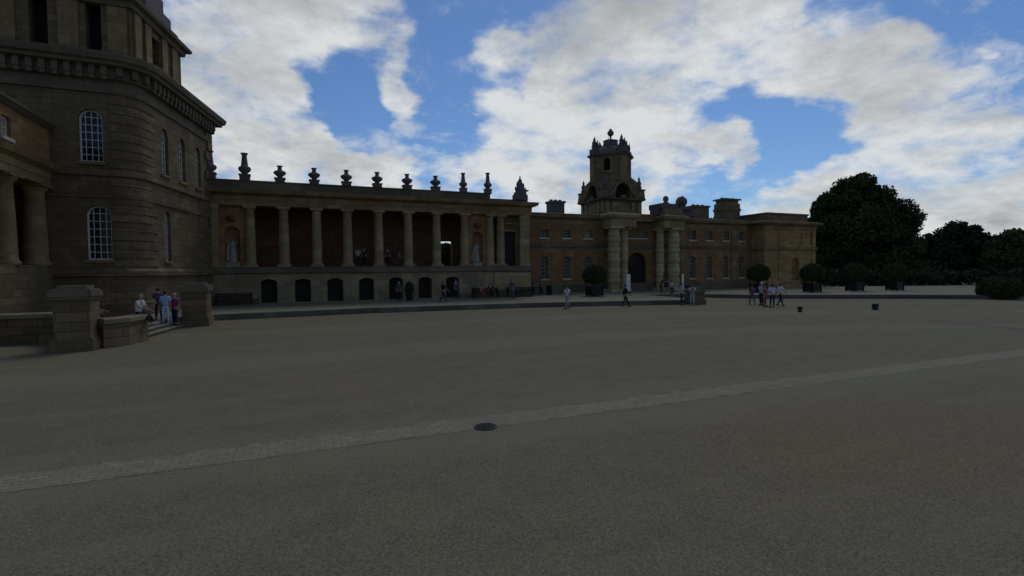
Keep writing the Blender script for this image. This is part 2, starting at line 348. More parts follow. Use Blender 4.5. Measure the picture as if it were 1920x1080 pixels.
def wall(mb, fr, u0, u1, z0, z1, ops, depth=.3, mat=0, rmat=None):
    # ops: (a, b, z0, z1, rise) ; rise 0 = square head
    rmat = mat if rmat is None else rmat
    us = sorted({u0, u1, *[o[0] for o in ops], *[o[1] for o in ops]}); zs = sorted({z0, z1, *[o[2] for o in ops], *[o[3] for o in ops]})
    us = [x for x in us if u0 <= x <= u1]; zs = [x for x in zs if z0 <= x <= z1]
    for i in range(len(us)-1):
        for j in range(len(zs)-1):
            cu_, cz_ = (us[i]+us[i+1])/2, (zs[j]+zs[j+1])/2
            if any(o[0] < cu_ < o[1] and o[2] < cz_ < o[3] for o in ops): continue
            mb.poly([fr.P(us[i],0,zs[j]), fr.P(us[i+1],0,zs[j]), fr.P(us[i+1],0,zs[j+1]), fr.P(us[i],0,zs[j+1])], mat)
    for a, b, c, d, rise in ops:
        if rise <= 0: head = [(a,d),(b,d)]; sp = d
        else:
            head = arcpts(a, b, d, rise); sp = d-rise; h = len(head)//2
            mb.poly([fr.P(a,0,d)]+[fr.P(u,0,z) for u,z in head[:h+1]][::-1], mat)
            mb.poly([fr.P(b,0,d)]+[fr.P(u,0,z) for u,z in head[h:]][::-1], mat)
        loop = [(a,c)]+([(a,sp)] if rise <= 0 else [])+(head if rise > 0 else [(b,sp)])+[(b,c)]
        for k in range(len(loop)-1):
            (ua,za),(ub,zb) = loop[k], loop[k+1]
            mb.poly([fr.P(ua,0,za), fr.P(ub,0,zb), fr.P(ub,depth,zb), fr.P(ua,depth,za)], rmat)
        mb.poly([fr.P(a,0,c), fr.P(a,depth,c), fr.P(b,depth,c), fr.P(b,0,c)], rmat)
def outline(a, b, c, d, rise): 
    return [(a,c)]+([(a,d),(b,d)] if rise <= 0 else arcpts(a,b,d,rise))+[(b,c)]
def window(parent, fr, a, b, c, d, rise, dep, cols, rows, bar=.045, edge=.085, glass='glass', sill=True, frame='white', sillm='sill'):
    g = MB(); g.poly([fr.P(u,dep+.05,z) for u,z in outline(a,b,c,d,rise)]); pane = g.build('window', MT[glass], parent)
    f = MB(); lo = outline(a,b,c,d,rise); li = outline(a+edge,b-edge,c+edge,d-edge,max(0,rise-edge) if rise else 0)
    n = len(lo)
    for k in range(n):
        p,q,pi,qi = lo[k],lo[(k+1)%n],li[k],li[(k+1)%n]
        f.poly([fr.P(p[0],dep,p[1]),fr.P(q[0],dep,q[1]),fr.P(qi[0],dep,qi[1]),fr.P(pi[0],dep,pi[1])])
        f.poly([fr.P(pi[0],dep,pi[1]),fr.P(qi[0],dep,qi[1]),fr.P(qi[0],dep+.05,qi[1]),fr.P(pi[0],dep+.05,pi[1])])
    def top_at(u):
        if rise <= 0: return d
        wd=b-a; r=(wd*wd/4+rise*rise)/(2*rise); return d-r+math.sqrt(max(0,r*r-(u-(a+b)/2)**2))
    for i in range(1, cols):
        u = a+(b-a)*i/cols; f.fbox(fr, u-bar/2, u+bar/2, dep+.012, dep+.045, c+edge*.6, top_at(u)-edge*.6)
    for j in range(1, rows):
        z = c+(d-c)*j/rows; x0, x1 = a+edge*.6, b-edge*.6
        if rise > 0 and z > d-rise:
            wd=b-a; r=(wd*wd/4+rise*rise)/(2*rise); hw = math.sqrt(max(0,r*r-(z-(d-r))**2)); x0, x1 = (a+b)/2-hw+edge*.6, (a+b)/2+hw-edge*.6
        f.fbox(fr, x0, x1, dep+.008, dep+.042, z-bar/2, z+bar/2)
    f.build('frame', MT[frame], pane)
    if sill:
        s = MB(); s.fbox(fr, a-.12, b+.12, -.1, dep-.005, c-.16, c-.003); s.build('sill', MT[sillm], pane)
    return pane
def tag(o, label=None, cat=None, group=None, kind=None):
    if label: o['label'] = label
    if cat: o['category'] = cat
    if group: o['group'] = group
    if kind: o['kind'] = kind
    return o
def thing(name, loc, label, cat, group=None, rz=0.0):
    o = bpy.data.objects.new(name, None); COL.objects.link(o); o.location = loc; o.rotation_euler = (0,0,rz); o.empty_display_size = .3
    return tag(o, label, cat, group)
def dup_tree(root, loc, rz=0.0, scale=None):
    r = root.copy(); COL.objects.link(r); r.location = loc; r.rotation_euler = (0,0,rz)
    if scale: r.scale = scale
    def rec(a, b):
        for ch in list(a.children):
            c = ch.copy(); COL.objects.link(c); c.parent = b; rec(ch, c)
    rec(root, r); return r

# ------------------------------------------------------------------ ground, terrace, strips
g = MB(); g.poly([(-900,-900,0),(900,-900,0),(900,900,0),(-900,900,0)]); tag(g.build('ground', MT['gravel']), kind='structure')
g = MB(); g.poly([(-60,8.53,.004),(120,8.53,.004),(120,9.32,.004),(-60,9.32,.004)]); tag(g.build('paved_strip', MT['setts']), kind='structure')
g = MB(); g.poly([(27.6,9.32,.004),(29.3,9.32,.004),(30.4,12.6,.004),(31.0,16.5,.004),(30.2,16.5,.004),(29.2,13.0,.004)]); tag(g.build('path', MT['setts']), kind='structure')
edge = [(-6.2,34.4),(-4.4,35.0),(4.7,36.0),(15.9,35.4),(23.0,34.1),(28.2,32.5),(30.6,32.4),(31.6,41.6),(35.0,40.9),(37.1,39.4),(39.9,35.5),(44.2,32.7),(50.6,28.7),(54.7,25.2),(56.0,23.2)]
back = [(75,26),(130,45),(130,140),(-60,140),(-60,34.4)]
g = MB(); g.prism(edge+back, -.2, .35); tag(g.build('terrace', MT['slab']), kind='structure')
g = MB(); g.sweep(edge, [(.003,.0),(.09,.0),(.09,.20),(.05,.20),(.05,.354),(-.45,.354),(-.45,.34)]); tag(g.build('terrace_kerb', MT['kerb']), kind='structure')
g = MB(); g.prism([(-7.16,26.2),(-6.56,31.5),(-6.56,34.4),(-7.0,60),(-60,60),(-60,27.0),(-7.9,27.0),(-7.9,26.2)], -.2, .46); tag(g.build('upper_terrace', MT['slab']), kind='structure')
# steps up to the terrace in front of the main block
t = thing('stone_steps', (-6.2,29,0), 'three broad stone steps climbing to the terrace between two piers', 'steps')
for i in range(3):
    a, b = -.32*i, -.32*(i+1) if i < 2 else -.32*2-.318
    s = MB(); s.prism([(-6.2+b,26.2),(-6.2+a,26.2),(-5.6+a,31.5),(-5.6+b,31.5)], 0, .15*(i+1)-.045); s.build('riser', MT['kerb'], t)  # darker stone than the treads paints the risers' shaded faces
    n = MB(); n.prism([(-6.2+b,26.22),(-6.2+a+.04,26.22),(-5.6+a+.04,31.48),(-5.6+b,31.48)], .15*(i+1)-.044, .15*(i+1)); n.build('tread', MT['slab'], t)

# ------------------------------------------------------------------ main block (left)
mbk = thing('palace_block', (-9,36,.35), 'tall dark stone block with round corner, arched sash windows and heavy bracketed cornice', 'building')
A0, A1 = (-15.0,35.0), (-9.26,35.0)
bd = Vector((.204,.979)).normalized(); B0 = Vector((-8.2,35.0))+bd*1.06; B1 = Vector((-8.2,35.0))+bd*10.75
cx_, cy_ = -9.26, 36.305                                     # centre of the rounded corner
arc = [(cx_+1.305*math.cos(a), cy_+1.305*math.sin(a)) for a in [(-90+78.2*i/10)*PI/180 for i in range(11)]]
fa = Fr(A0, A1); fb_ = Fr(B0, B1)
bandz = [.35,2.85]
m = MB()
LW = (4.36,5.5,3.62,6.62,.5); UW = (4.16,5.24,9.0,11.86,.5); BW = (4.71,5.35,1.5,2.45,.3)
wall(m, fa, 0, fa.len, .35, 14.1, [LW,UW,BW], .42)
# side face windows
SB = [(1.85,2.75,9.0,11.9,.42),(4.3,5.2,9.0,11.9,.42),(6.9,7.8,9.0,11.9,.42),(1.95,2.75,3.62,6.75,.4)]
wall(m, fb_, 0, fb_.len, .35, 14.1, SB, .42)
for i in range(10): m.poly([(*arc[i],.35),(*arc[i+1],.35),(*arc[i+1],14.1),(*arc[i],14.1)], 0, True)
bk = [(B1.x,B1.y),(B1.x-14,B1.y+3),(-30,50),(-30,35.02),A0]
for i in range(len(bk)-1): m.poly([(*bk[i],.35),(*bk[i+1],.35),(*bk[i+1],14.1),(*bk[i],14.1)])
m.build('wall', MT['block'], mbk)
window(mbk, fa, *LW, .2, 4, 7, sillm='stone', bar=.035); window(mbk, fa, *UW, .2, 4, 7, sillm='stone', bar=.035); window(mbk, fa, *BW, .2, 3, 4, sillm='stone')
for o in SB: window(mbk, fb_, *o, .2, 3, 7, sillm='stone')
# rusticated banding on the round corner and quoins on the far arris
q = MB(); z = 3.2; k = 0
while z < 13.0:
    q.sweep([fa.P(5.52 if k%2 else 5.6,0,0)[:2]]+arc+[fb_.P(.5 if k%2 else 1.0,0,0)[:2]], [(.0,z),(.05,z+.03),(.05,z+.41),(.0,z+.44)]); z += .5; k += 1
q.build('corner_banding', MT['block'], mbk)
q = MB(); z = .6; k = 0
while z < 13.0:
    q.fbox(fb_, fb_.len-(1.1 if k%2 else .7), fb_.len+.14, -.12, .3, z, z+.62); z += .72; k += 1
q.build('quoin', MT['block'], mbk)
path = [(-30,35),(A0[0],35),A1]+arc[1:]+[(B1.x,B1.y),(B1.x-6,B1.y+1.3)]
p = MB(); p.sweep(path, [(.0,.352),(.18,.352),(.18,1.15),(.08,1.3),(.08,2.62),(.26,2.72),(.26,2.98),(.06,3.12),(0,3.14)]); p.build('plinth', MT['block'], mbk)
p = MB(); p.sweep(path, [(0,7.02),(.10,7.04),(.12,7.22),(0,7.26)]); p.sweep(path, [(0,8.2),(.14,8.25),(.14,8.55),(0,8.6)]); p.build('string_course', MT['block'], mbk)
c = MB(); c.sweep(path, [(0,12.75),(.12,12.78),(.12,12.98),(.04,13.0),(.04,13.45),(.25,13.55),(.25,14.1),(.66,14.18),(.7,14.34),(.85,14.42),(.92,14.66),(.92,14.78),(0,15.02)]); c.build('cornice', MT['trim'], mbk)
BR = []
for fr_, n_, a0, a1 in ((fa,11,0.2,5.5),(fb_,18,.3,9.4),(Fr((-30,35),A0),24,.6,14.7)):
    for i in range(n_):
        u = a0+(a1-a0)*i/(n_-1); m = MB(); m.fbox(fr_, u-.13, u+.13, -.48, -.245, 13.68, 14.17); m.fbox(fr_, u-.11, u+.11, -.42, -.245, 13.45, 13.68); m.build('cornice_bracket', MT['trim'], mbk)
for i in (2,5,8):
    a = (-90+78.2*i/10)*PI/180; e = Vector((math.cos(a), math.sin(a)))
    pa = Vector((cx_,cy_))+e*1.305; f_ = Fr(pa-Vector((-e.y,e.x))*.16, pa+Vector((-e.y,e.x))*.16); BR.append((f_, 0, .28, -.48, -.245, 13.68, 14.17))
split_build(BR, 'cornice_bracket', MT['trim'], mbk)
# attic (belvedere) storey
aB0 = Vector((-8.45,35.5)); aB1 = aB0+bd*6.45
fa2 = Fr((-30,35.5), (aB0.x,aB0.y)); fb2_ = Fr(aB0, aB1)
at = MB(); X = lambda x: x+30
AO = [(X(-12.95),X(-12.15),15.15,18.0,.38),(X(-10.5),X(-9.8),15.15,18.0,.34),(X(-15.6),X(-14.8),15.15,18.0,.38)]
BO = [(2.25,3.35,15.1,17.4,0)]
wall(at, fa2, 0, fa2.len, 14.9, 18.6, AO, .7); wall(at, fb2_, 0, fb2_.len, 14.9, 18.6, BO, .7)
ab = [(aB1.x,aB1.y),(aB1.x-10,aB1.y+2),(-30,46),(-30,35.5)]
for i in range(3): at.poly([(*ab[i],14.9),(*ab[i+1],14.9),(*ab[i+1],18.6),(*ab[i],18.6)])
at.poly([(-30,35.5,18.6),(aB0.x,aB0.y,18.6),(aB1.x,aB1.y,18.6),(aB1.x-10,aB1.y+2,18.6),(-30,46,18.6)])
at.build('attic_wall', MT['block'], mbk)
for f_, OO in ((fa2,AO),(fb2_,BO)):
    for o in OO: d = MB(); d.poly([f_.P(u,.69,z) for u,z in outline(*o)]); d.build('attic_opening_shade', MT['dark'], mbk)  # dark sheet paints the shade within each attic opening
split_build([(fb2_, u, u+.7, -.14, .1, 15.1, 17.75) for u in (.25,1.45,3.5,4.9)]+[(fa2, X(x), X(x)+.9, -.1, .1, 15.1, 18.0) for x in (-14.4,-11.7,-9.5)], 'pilaster', MT['stone'], mbk)
c = MB(); c.sweep([(-30,35.5),(aB0.x,aB0.y),(aB1.x,aB1.y),(aB1.x-10,aB1.y+2)], [(0,17.75),(.2,17.8),(.25,18.05),(.5,18.15),(.55,18.35),(.0,18.5),(-.2,18.9),(-.3,18.9)]); c.build('attic_cornice', MT['trim'], mbk)
c = MB(); f_ = fb2_
c.fbox(f_, 1.6, 5.9, -.1, 2.0, 18.4, 18.9); c.fbox(f_, 1.8, 5.0, -.05, 2.0, 18.9, 19.5); c.fbox(f_, 2.1, 4.1, 0, 1.9, 19.5, 20.3); c.tube([f_.P(5.5,.4,18.9),f_.P(5.0,.4,19.4),f_.P(4.4,.4,19.6),f_.P(4.0,.4,20.2)],[.3,.36,.3,.2],8)
c.lathe(*f_.P(3.05,1.0,0)[:2], [(.7,20.3),(.5,20.5),(.3,20.7),(.55,21.1),(.62,21.5),(.4,21.9),(.1,22.3),(0,22.6)], 14)
for u in (4.6,5.4): c.lathe(*f_.P(u,.6,0)[:2], [(.3,18.6),(.3,18.95),(.18,19.0),(.26,19.2),(.1,19.45),(0,19.6)], 10)
c.build('pinnacle', MT['urn'], mbk)
r = MB(); r.prism([(-30,35),(-9,35.02),(-8.3,35.7),(B1.x,B1.y),(B1.x-14,B1.y+3),(-30,50)], 14.55, 14.9); r.build('roof', MT['lead'], mbk)

# portico wing at far left, facing the court
por = thing('portico', (-13,31,.35), 'stone portico at the far left with thick round columns and deep red recess', 'portico')
fp = Fr((-12.1,24.0), (-12.1,34.98))
m = MB(); m.fbox(fp, 0, fp.len, 0, 4.0, .47, 3.3); m.build('podium', MT['block'], por)
m = MB(); m.fbox(fp, 0, fp.len, 1.6, 2.0, 3.3, 7.5); m.build('recess_wall', MT['back'], por)
for y, zc in ((31.1,0),(34.35,0),(27.9,0)):
    k = MB(); k.lathe(-12.6, y, [(.62,3.3),(.62,3.45),(.55,3.5),(.52,3.6),(.5,5),(.43,7.1),(.5,7.2),(.6,7.32),(.6,7.4)], 24)
    k.box(-13.25,-11.95,y-.65,y+.65,7.4,7.52); k.build('column', MT['stone'], por)
m = MB(); m.sweep([(-12.1,24.0),(-12.1,34.98)], [(-2,7.52),(0,7.52),(.0,7.9),(.05,7.92),(.05,8.25),(.35,8.4),(.5,8.64),(0,8.75),(-2,8.75)]); m.build('entablature', MT['stone'], por)
m = MB(); wall(m, fp, 0, fp.len, 8.7, 10.5, [(6.2,7.0,9.1,10.05,0)], .25); m.build('attic_wall', MT['wing'], por)
window(por, fp, 6.2,7.0,9.1,10.05,0, .15, 2, 2, glass='blind')
m = MB(); m.sweep([(-12.1,24.0),(-12.1,34.98)], [(-4,10.5),(.0,10.5),(.08,10.55),(.3,10.75),(.3,10.85),(-.1,10.9),(-4,11.2)]); m.build('cornice', MT['trim'], por)

# ------------------------------------------------------------------ colonnade
cl = thing('colonnade', (7,46,.35), 'long dark colonnade of stone columns on an arched podium linking block and wing', 'colonnade')
CY = 45.0; FL = 3.3
fc = Fr((-6.6,CY), (20.75,CY)); U = lambda x: x+6.6
DO = [(U(a),U(b),.42,2.33,.22) for a,b in ((-2.71,-1.52),(-.22,.98),(2.26,3.5),(4.78,6.02),(7.3,8.48),(9.86,11.06),(12.36,13.6))]
m = MB(); wall(m, fc, 0, fc.len, .35, 2.75, DO, .7); m.poly([fc.P(0,0,FL),fc.P(fc.len,0,FL),fc.P(fc.len,5,FL),fc.P(0,5,FL)])
m.poly([fc.P(fc.len,0,.35),fc.P(fc.len,5,.35),fc.P(fc.len,5,FL),fc.P(fc.len,0,FL)]); m.build('podium', MT['podium'], cl)
for o in DO:
    d = MB(); d.poly([fc.P(u,.66,z) for u,z in outline(*o)]); dd = d.build('door', MT['door'], cl)
    e = MB(); n_ = 3
    for i in range(1,n_): 
        u = o[0]+(o[1]-o[0])*i/n_; e.fbox(fc, u-.02, u+.02, .61, .655, .42, 2.1)
    e.build('door_rail', MT['black'], dd)
m = MB(); m.sweep([(-6.6,CY),(20.75,CY),(20.75,50)], [(-.6,2.75),(.06,2.75),(.14,2.82),(.14,2.98),(.05,3.05),(.05,3.29),(-.3,3.303)]); m.build('podium_course', MT['trim'], cl)
split_build([(fc, U(13.7), U(20.75), -.16, -.004, .352, .8),(fc, 0, U(-2.8), -.16, -.004, .352, .8)], 'plinth', MT['trim'], cl)
# panelled end of the podium, a paler stone
m = MB(); m.fbox(fc, U(17.0), U(20.75), -.12, -.003, 1.0, 2.62); m.build('podium_panel', MT['pale'], cl)
COLX = [-3.39,-.95,1.53,3.97,6.54,9.1,11.65,14.29,16.78,17.85]
def column(mb, x, y, z0, z1, r, seg=22):
    mb.box(x-r*1.32,x+r*1.32,y-r*1.32,y+r*1.32,z0,z0+.14)
    h = z1-z0
    mb.lathe(x, y, [(r*1.25,z0+.14),(r*1.25,z0+.24),(r*1.05,z0+.3),(r,z0+.36),(r,z0+h*.33),(r*.94,z0+h*.66),(r*.85,z1-.5),(r*.93,z1-.47),(r*.93,z1-.42),(r*.86,z1-.4),(r*.86,z1-.28),(r*1.15,z1-.17)], seg)
    mb.box(x-r*1.25,x+r*1.25,y-r*1.25,y+r*1.25,z1-.17,z1-.002)
for x in COLX:
    k = MB(); column(k, x, CY+.42, FL, 8.1, .39); k.build('column', MT['pale'], cl)
for x0,x1 in ((-6.6,-5.55),(19.75,20.7)):
    k = MB(); k.box(x0,x1,CY+.04,CY+.9,FL,7.75); k.box(x0-.06,x1+.06,CY-.03,CY+.95,7.75,8.098); k.box(x0-.08,x1+.08,CY-.04,CY+.98,FL+.001,FL+.3); k.build('pier', MT['pale'], cl)
# back wall with a doorway that shows daylight, and niche bays
fbk = Fr((-6.6,CY+3.5), (20.75,CY+3.5))
m = MB(); wall(m, fbk, 0, fbk.len, FL, 8.6, [(U(12.75),U(14.0),FL,5.75,0)], .5); 
wall(m, Fr((20.75,CY+4.1),(-6.6,CY+4.1)), 0, fbk.len, .35, 9.6, [(27.35-U(14.0),27.35-U(12.75),FL,5.75,0)], .1); m.build('back_wall', MT['back'], cl)
m = MB(); m.poly([fc.P(0,0.0,8.6),fc.P(0,3.5,8.6),fc.P(fc.len,3.5,8.6),fc.P(fc.len,0,8.6)]); m.build('ceiling', MT['back'], cl)
for (xa,xb,name) in ((-5.55,-3.75,'l'),(14.65,16.45,'r')):
    m = MB(); u0,u1 = U(xa),U(xb); op = (u0+.35,u1-.35,FL+.25,6.5,(u1-u0-.7)/2)
    f2 = Fr((-6.6,CY+.45),(20.75,CY+.45)); wall(m, f2, u0, u1, FL, 8.1, [op], .05)
    # half-round niche
    ucx = (u0+u1)/2; rr = (u1-u0-.7)/2; vs=[]; K=10
    zt = [FL+.25,6.5-rr]+[6.5-rr+rr*math.sin(PI/2*i/6) for i in range(1,7)]
    rd = [rr,rr]+[rr*math.cos(PI/2*i/6) for i in range(1,7)]
    for z,r_ in zip(zt,rd):
        for i in range(K+1): a=PI*i/K; vs.append(f2.P(ucx-r_*math.cos(a), .05+rr*.9*math.sin(a)*r_/rr, z))
    m.add(vs, [(j*(K+1)+i,j*(K+1)+i+1,(j+1)*(K+1)+i+1,(j+1)*(K+1)+i) for j in range(len(zt)-1) for i in range(K)], 0, True)
    m.poly([vs[i] for i in range(K+1)])
    m.box(xa-.01,xb+.01,CY+.52+rr,CY+.7+rr,FL,8.1)
    m.build('niche', MT['wing'], cl)
    s = MB(); s.lathe((xa+xb)/2, CY+.41, [(.0,7.3),(.3,7.3),(.34,7.2),(.3,7.0),(.18,6.86),(0,6.84)], 16); s.build('medallion', MT['back'], cl)
# tall door in the right end bay
m = MB(); m.box(18.25,19.72,CY+1.0,CY+1.2,FL,8.1); m.build('bay_wall', MT['wing'], cl)
m = MB(); m.box(18.45,19.55,CY+.9,CY+.998,FL,6.6); e = m.build('door', MT['door'], cl)
m = MB(); m.box(18.35,19.65,CY+.75,CY+.998,6.6,6.8); m.box(18.3,19.7,CY+.7,CY+.997,7.3,7.45); m.build('lintel', MT['pale'], cl)
m = MB(); m.sweep([(-6.9,CY),(16.6,CY),(16.6,CY-.06),(20.85,CY-.06),(20.85,CY+4.1)], [(-1.2,8.1),(.0,8.1),(.02,8.5),(.07,8.52),(.07,8.86),(.16,8.9),(.5,9.02),(.58,9.22),(.62,9.32),(0,9.42),(-.3,9.42)]); m.build('entablature', MT['stone'], cl)
m = MB(); m.box(-6.6,16.75,CY+.12,CY+.6,9.41,9.98); m.box(-6.7,16.85,CY+.06,CY+.66,9.98,10.08); m.box(16.852,20.6,CY+.12,CY+.6,9.41,9.6); m.build('parapet', MT['trim'], cl)
m = MB(); m.box(-6.6,20.7,CY+.6,CY+4.1,9.3,9.5); m.build('roof', MT['lead'], cl)

# urns on the colonnade parapet
tall = [(.30,.0),(.30,.38),(.36,.40),(.36,.46),(.2,.5),(.22,.56),(.42,.76),(.47,.9),(.42,1.02),(.26,1.12),(.24,1.3),(.19,1.75),(.17,1.95),(.26,2.05),(.27,2.12),(.0,2.14)]
squat = [(.30,.0),(.30,.26),(.36,.28),(.36,.33),(.17,.38),(.2,.45),(.44,.66),(.48,.76),(.42,.86),(.2,.96),(.17,1.0),(.15,1.18),(.22,1.26),(.23,1.31),(.0,1.32)]
def urn_mesh(prof, name):
    b = MB(); b.lathe(0,0,prof[4:],18); b.box(-.36,.36,-.36,.36,0,prof[1][1]); b.box(-.42,.42,-.42,.42,prof[1][1]+.001,prof[3][1]); 
    return b.build(name, MT['urn'])
UL = [(-6.02,10.08,'tall','tall dark stone urn half hidden behind the edge of the main block'),(-3.66,10.08,'tall','tall dark stone urn above the left niche bay, wholly visible'),
 (-1.15,10.08,'squat','squat dark stone urn right of the leftmost tall urn'),(1.42,10.08,'squat','squat dark stone urn, second of the six squat ones from the left'),
 (3.95,10.08,'squat','squat dark stone urn, third of the six squat ones from the left'),(6.48,10.08,'squat','squat dark stone urn, fourth of the six squat ones from the left'),
 (9.05,10.08,'squat','squat dark stone urn, fifth of the six squat ones from the left'),(11.6,10.08,'squat','squat dark stone urn just left of the pair of tall urns'),
 (14.2,10.08,'tall','tall dark stone urn beside the last squat urn, left of the parapet step'),(16.6,10.08,'tall','tall dark stone urn standing right at the step in the parapet')]
pr = {}
for x,z,kd,lab in UL:
    if kd not in pr: o = pr[kd] = urn_mesh(tall if kd=='tall' else squat, 'stone_urn')
    else: o = pr[kd].copy(); COL.objects.link(o)
    o.location = (x, CY+.36, z); tag(o, lab, 'urn', 'urns along the colonnade parapet')
    if kd == 'tall' and (x > 10): o.scale = (.82,.82,.82) if x < 15 else (.82,.82,.9)
b = MB(); b.box(-.62,.62,-.45,.45,0,.5); b.box(-.5,.5,-.4,.4,.5,.75); b.lathe(0,0,[(.5,.75),(.4,.9),(.46,1.1),(.3,1.3),(.34,1.5),(.2,1.7),(.22,1.85),(.08,2.05),(.05,2.3),(0,2.35)],10)
for dx,h in ((-.48,1.3),(.48,1.25),(-.3,1.75),(.3,1.65)): b.tube([(dx*.5,0,.7),(dx,-.1,h-.25),(dx*1.1,-.1,h)],[.16,.13,.02],7)
b.tube([(.1,0,.8),(.75,0,.95),(.95,0,1.0)],[.14,.1,.02],7)
o = b.build('stone_trophy', MT['urn']); o.location = (19.9,CY+.36,9.6); tag(o, 'spiky carved stone trophy on the right end of the colonnade roof', 'trophy')

# ------------------------------------------------------------------ statues in the niches
def skin_body(verts, edges, radii, mat, name, sub=1):
    me = bpy.data.meshes.new(name); me.from_pydata(verts, edges, [])
    o = bpy.data.objects.new(name+'_tmp', me); COL.objects.link(o)
    o.modifiers.new('skin', 'SKIN')
    if not me.skin_vertices: raise RuntimeError('no skin layer')
    for i, r in enumerate(radii):
        rr = r if isinstance(r, tuple) else (r, r); me.skin_vertices[0].data[i].radius = rr
    me.skin_vertices[0].data[0].use_root = True
    if sub: s = o.modifiers.new('sub', 'SUBSURF'); s.levels = sub; s.render_levels = sub
    dg = bpy.context.evaluated_depsgraph_get(); ev = o.evaluated_get(dg); m2 = bpy.data.meshes.new_from_object(ev)
    vs = [tuple(v.co) for v in m2.vertices]; fs = [tuple(p.vertices) for p in m2.polygons]
    bpy.data.objects.remove(o); bpy.data.meshes.remove(me); bpy.data.meshes.remove(m2)
    return vs, fs
def joints(pose):
    """joint positions of a 1.70 m figure facing -Y; all angles in degrees in the sagittal plane"""
    P = dict(lh=0, rh=0, lk=0, rk=0, ls=0, rs=0, le=12, re=12, lean=0, seat=0, turn=0, lout=7, rout=7); P.update(pose)
    R = lambda a: math.radians(a)
    ll1, ll2 = .41, .41; J = {}
    drop = 0
    def leg(side, hip, knee):
        h = Vector((side*.095,0,0)); a = R(hip); k = h+Vector((side*.01,-math.sin(a)*ll1,-math.cos(a)*ll1)); b = R(hip-knee)
        an = k+Vector((0,-math.sin(b)*ll2,-math.cos(b)*ll2)); pitch = b if abs(hip) > 60 else b*.6
        toe = an+Vector((side*.03,-.15*math.cos(pitch*.3)-.0,-.045+.04*math.sin(pitch))); heel = an+Vector((0,.04,-.04)); return h,k,an,toe
    L_, R_ = leg(1,P['lh'],P['lk']), leg(-1,P['rh'],P['rk'])
    low = min(L_[2].z, R_[2].z, ) ; pel = -low+.085
    up = Vector((0,0,pel)); ln = R(P['lean'])
    def tor(x,y,z): return up+Vector((x, y-math.sin(ln)*z, math.cos(ln)*z))
    J['pel']=tor(0,0,.03); J['wai']=tor(0,.0,.2); J['che']=tor(0,.0,.42); J['nec']=tor(0,.01,.56); J['hb']=tor(0,-.015,.65); J['ht']=tor(0,-.02,.77)
    for nm,sd_,tup in (('l',1,L_),('r',-1,R_)):
        J[nm+'hip'],J[nm+'kn'],J[nm+'an'],J[nm+'to'] = [up+v for v in tup]
        s = tor(sd_*.19,0,.5); J[nm+'sh']=s; a=R(P[nm+'s'])+ln*.6; o_=R(P[nm+'out']); e = s+Vector((sd_*math.sin(o_)*.28,-math.sin(a)*.28,-math.cos(a)*.28*math.cos(o_)))
        b=a+R(P[nm+'e']); wv_ = e+Vector((sd_*math.sin(o_)*.06,-math.sin(b)*.25,-math.cos(b)*.25)); J[nm+'el']=e; J[nm+'wr']=wv_; d=(wv_-e).normalized(); J[nm+'ha']=wv_+d*.09; J[nm+'dir']=d
    return J
def figure(pose, kind):
    J = joints(pose); V=[];E=[];Rd=[]
    def v(n,p,r): V.append(tuple(p)); Rd.append(r); return len(V)-1
    if kind == 'body':
        pe=v(0,J['pel'],(.135,.10)); wa_=v(0,J['wai'],(.125,.09)); ch=v(0,J['che'],(.15,.10)); ne=v(0,J['nec'],.055); hb=v(0,J['hb'],(.072,.085)); ht=v(0,J['ht'],(.062,.075)); E+=[(pe,wa_),(wa_,ch),(ch,ne),(ne,hb),(hb,ht)]
        for s in 'lr':
            h=v(0,J[s+'hip'],.085); k=v(0,J[s+'kn'],.055); c_=v(0,J[s+'kn'].lerp(J[s+'an'],.35),.056); a=v(0,J[s+'an'],.036); t_=v(0,J[s+'to'],(.04,.025)); E+=[(pe,h),(h,k),(k,c_),(c_,a),(a,t_)]
            sh=v(0,J[s+'sh'],.055); el=v(0,J[s+'el'],.04); wr=v(0,J[s+'wr'],.027); ha=v(0,J[s+'ha'],(.04,.018)); E+=[(ch,sh),(sh,el),(el,wr),(wr,ha)]
    elif kind == 'top':
        wa_=v(0,J['wai'],(.145,.112)); pe=v(0,J['pel']+Vector((0,0,.03)),(.15,.115)); ch=v(0,J['che'],(.172,.118)); ne=v(0,J['nec']-Vector((0,0,.02)),.075); E+=[(wa_,pe),(wa_,ch),(ch,ne)]
        for s in 'lr':
            sh=v(0,J[s+'sh'],.073); el=v(0,J[s+'sh'].lerp(J[s+'el'],pose.get('sleeve',.9)),.06); E+=[(ch,sh),(sh,el)]
            if pose.get('long'): wr=v(0,J[s+'wr'],.042); m_=v(0,J[s+'el'],.055); E+=[(el,m_),(m_,wr)]
    else:
        pe=v(0,J['pel'],(.148,.115)); E=[]; top=v(0,J['wai'].lerp(J['pel'],.5),(.14,.105)); E+=[(pe,top)]
        for s in 'lr':
            h=v(0,J[s+'hip'],.1); k=v(0,J[s+'kn'],.072); a=v(0,J[s+'an'].lerp(J[s+'kn'],.08 if not pose.get('shorts') else .9),.058); E+=[(pe,h),(h,k)]
            E+=[(k,a)]
    return skin_body(V,E,Rd,None,'f',1)+(J,)
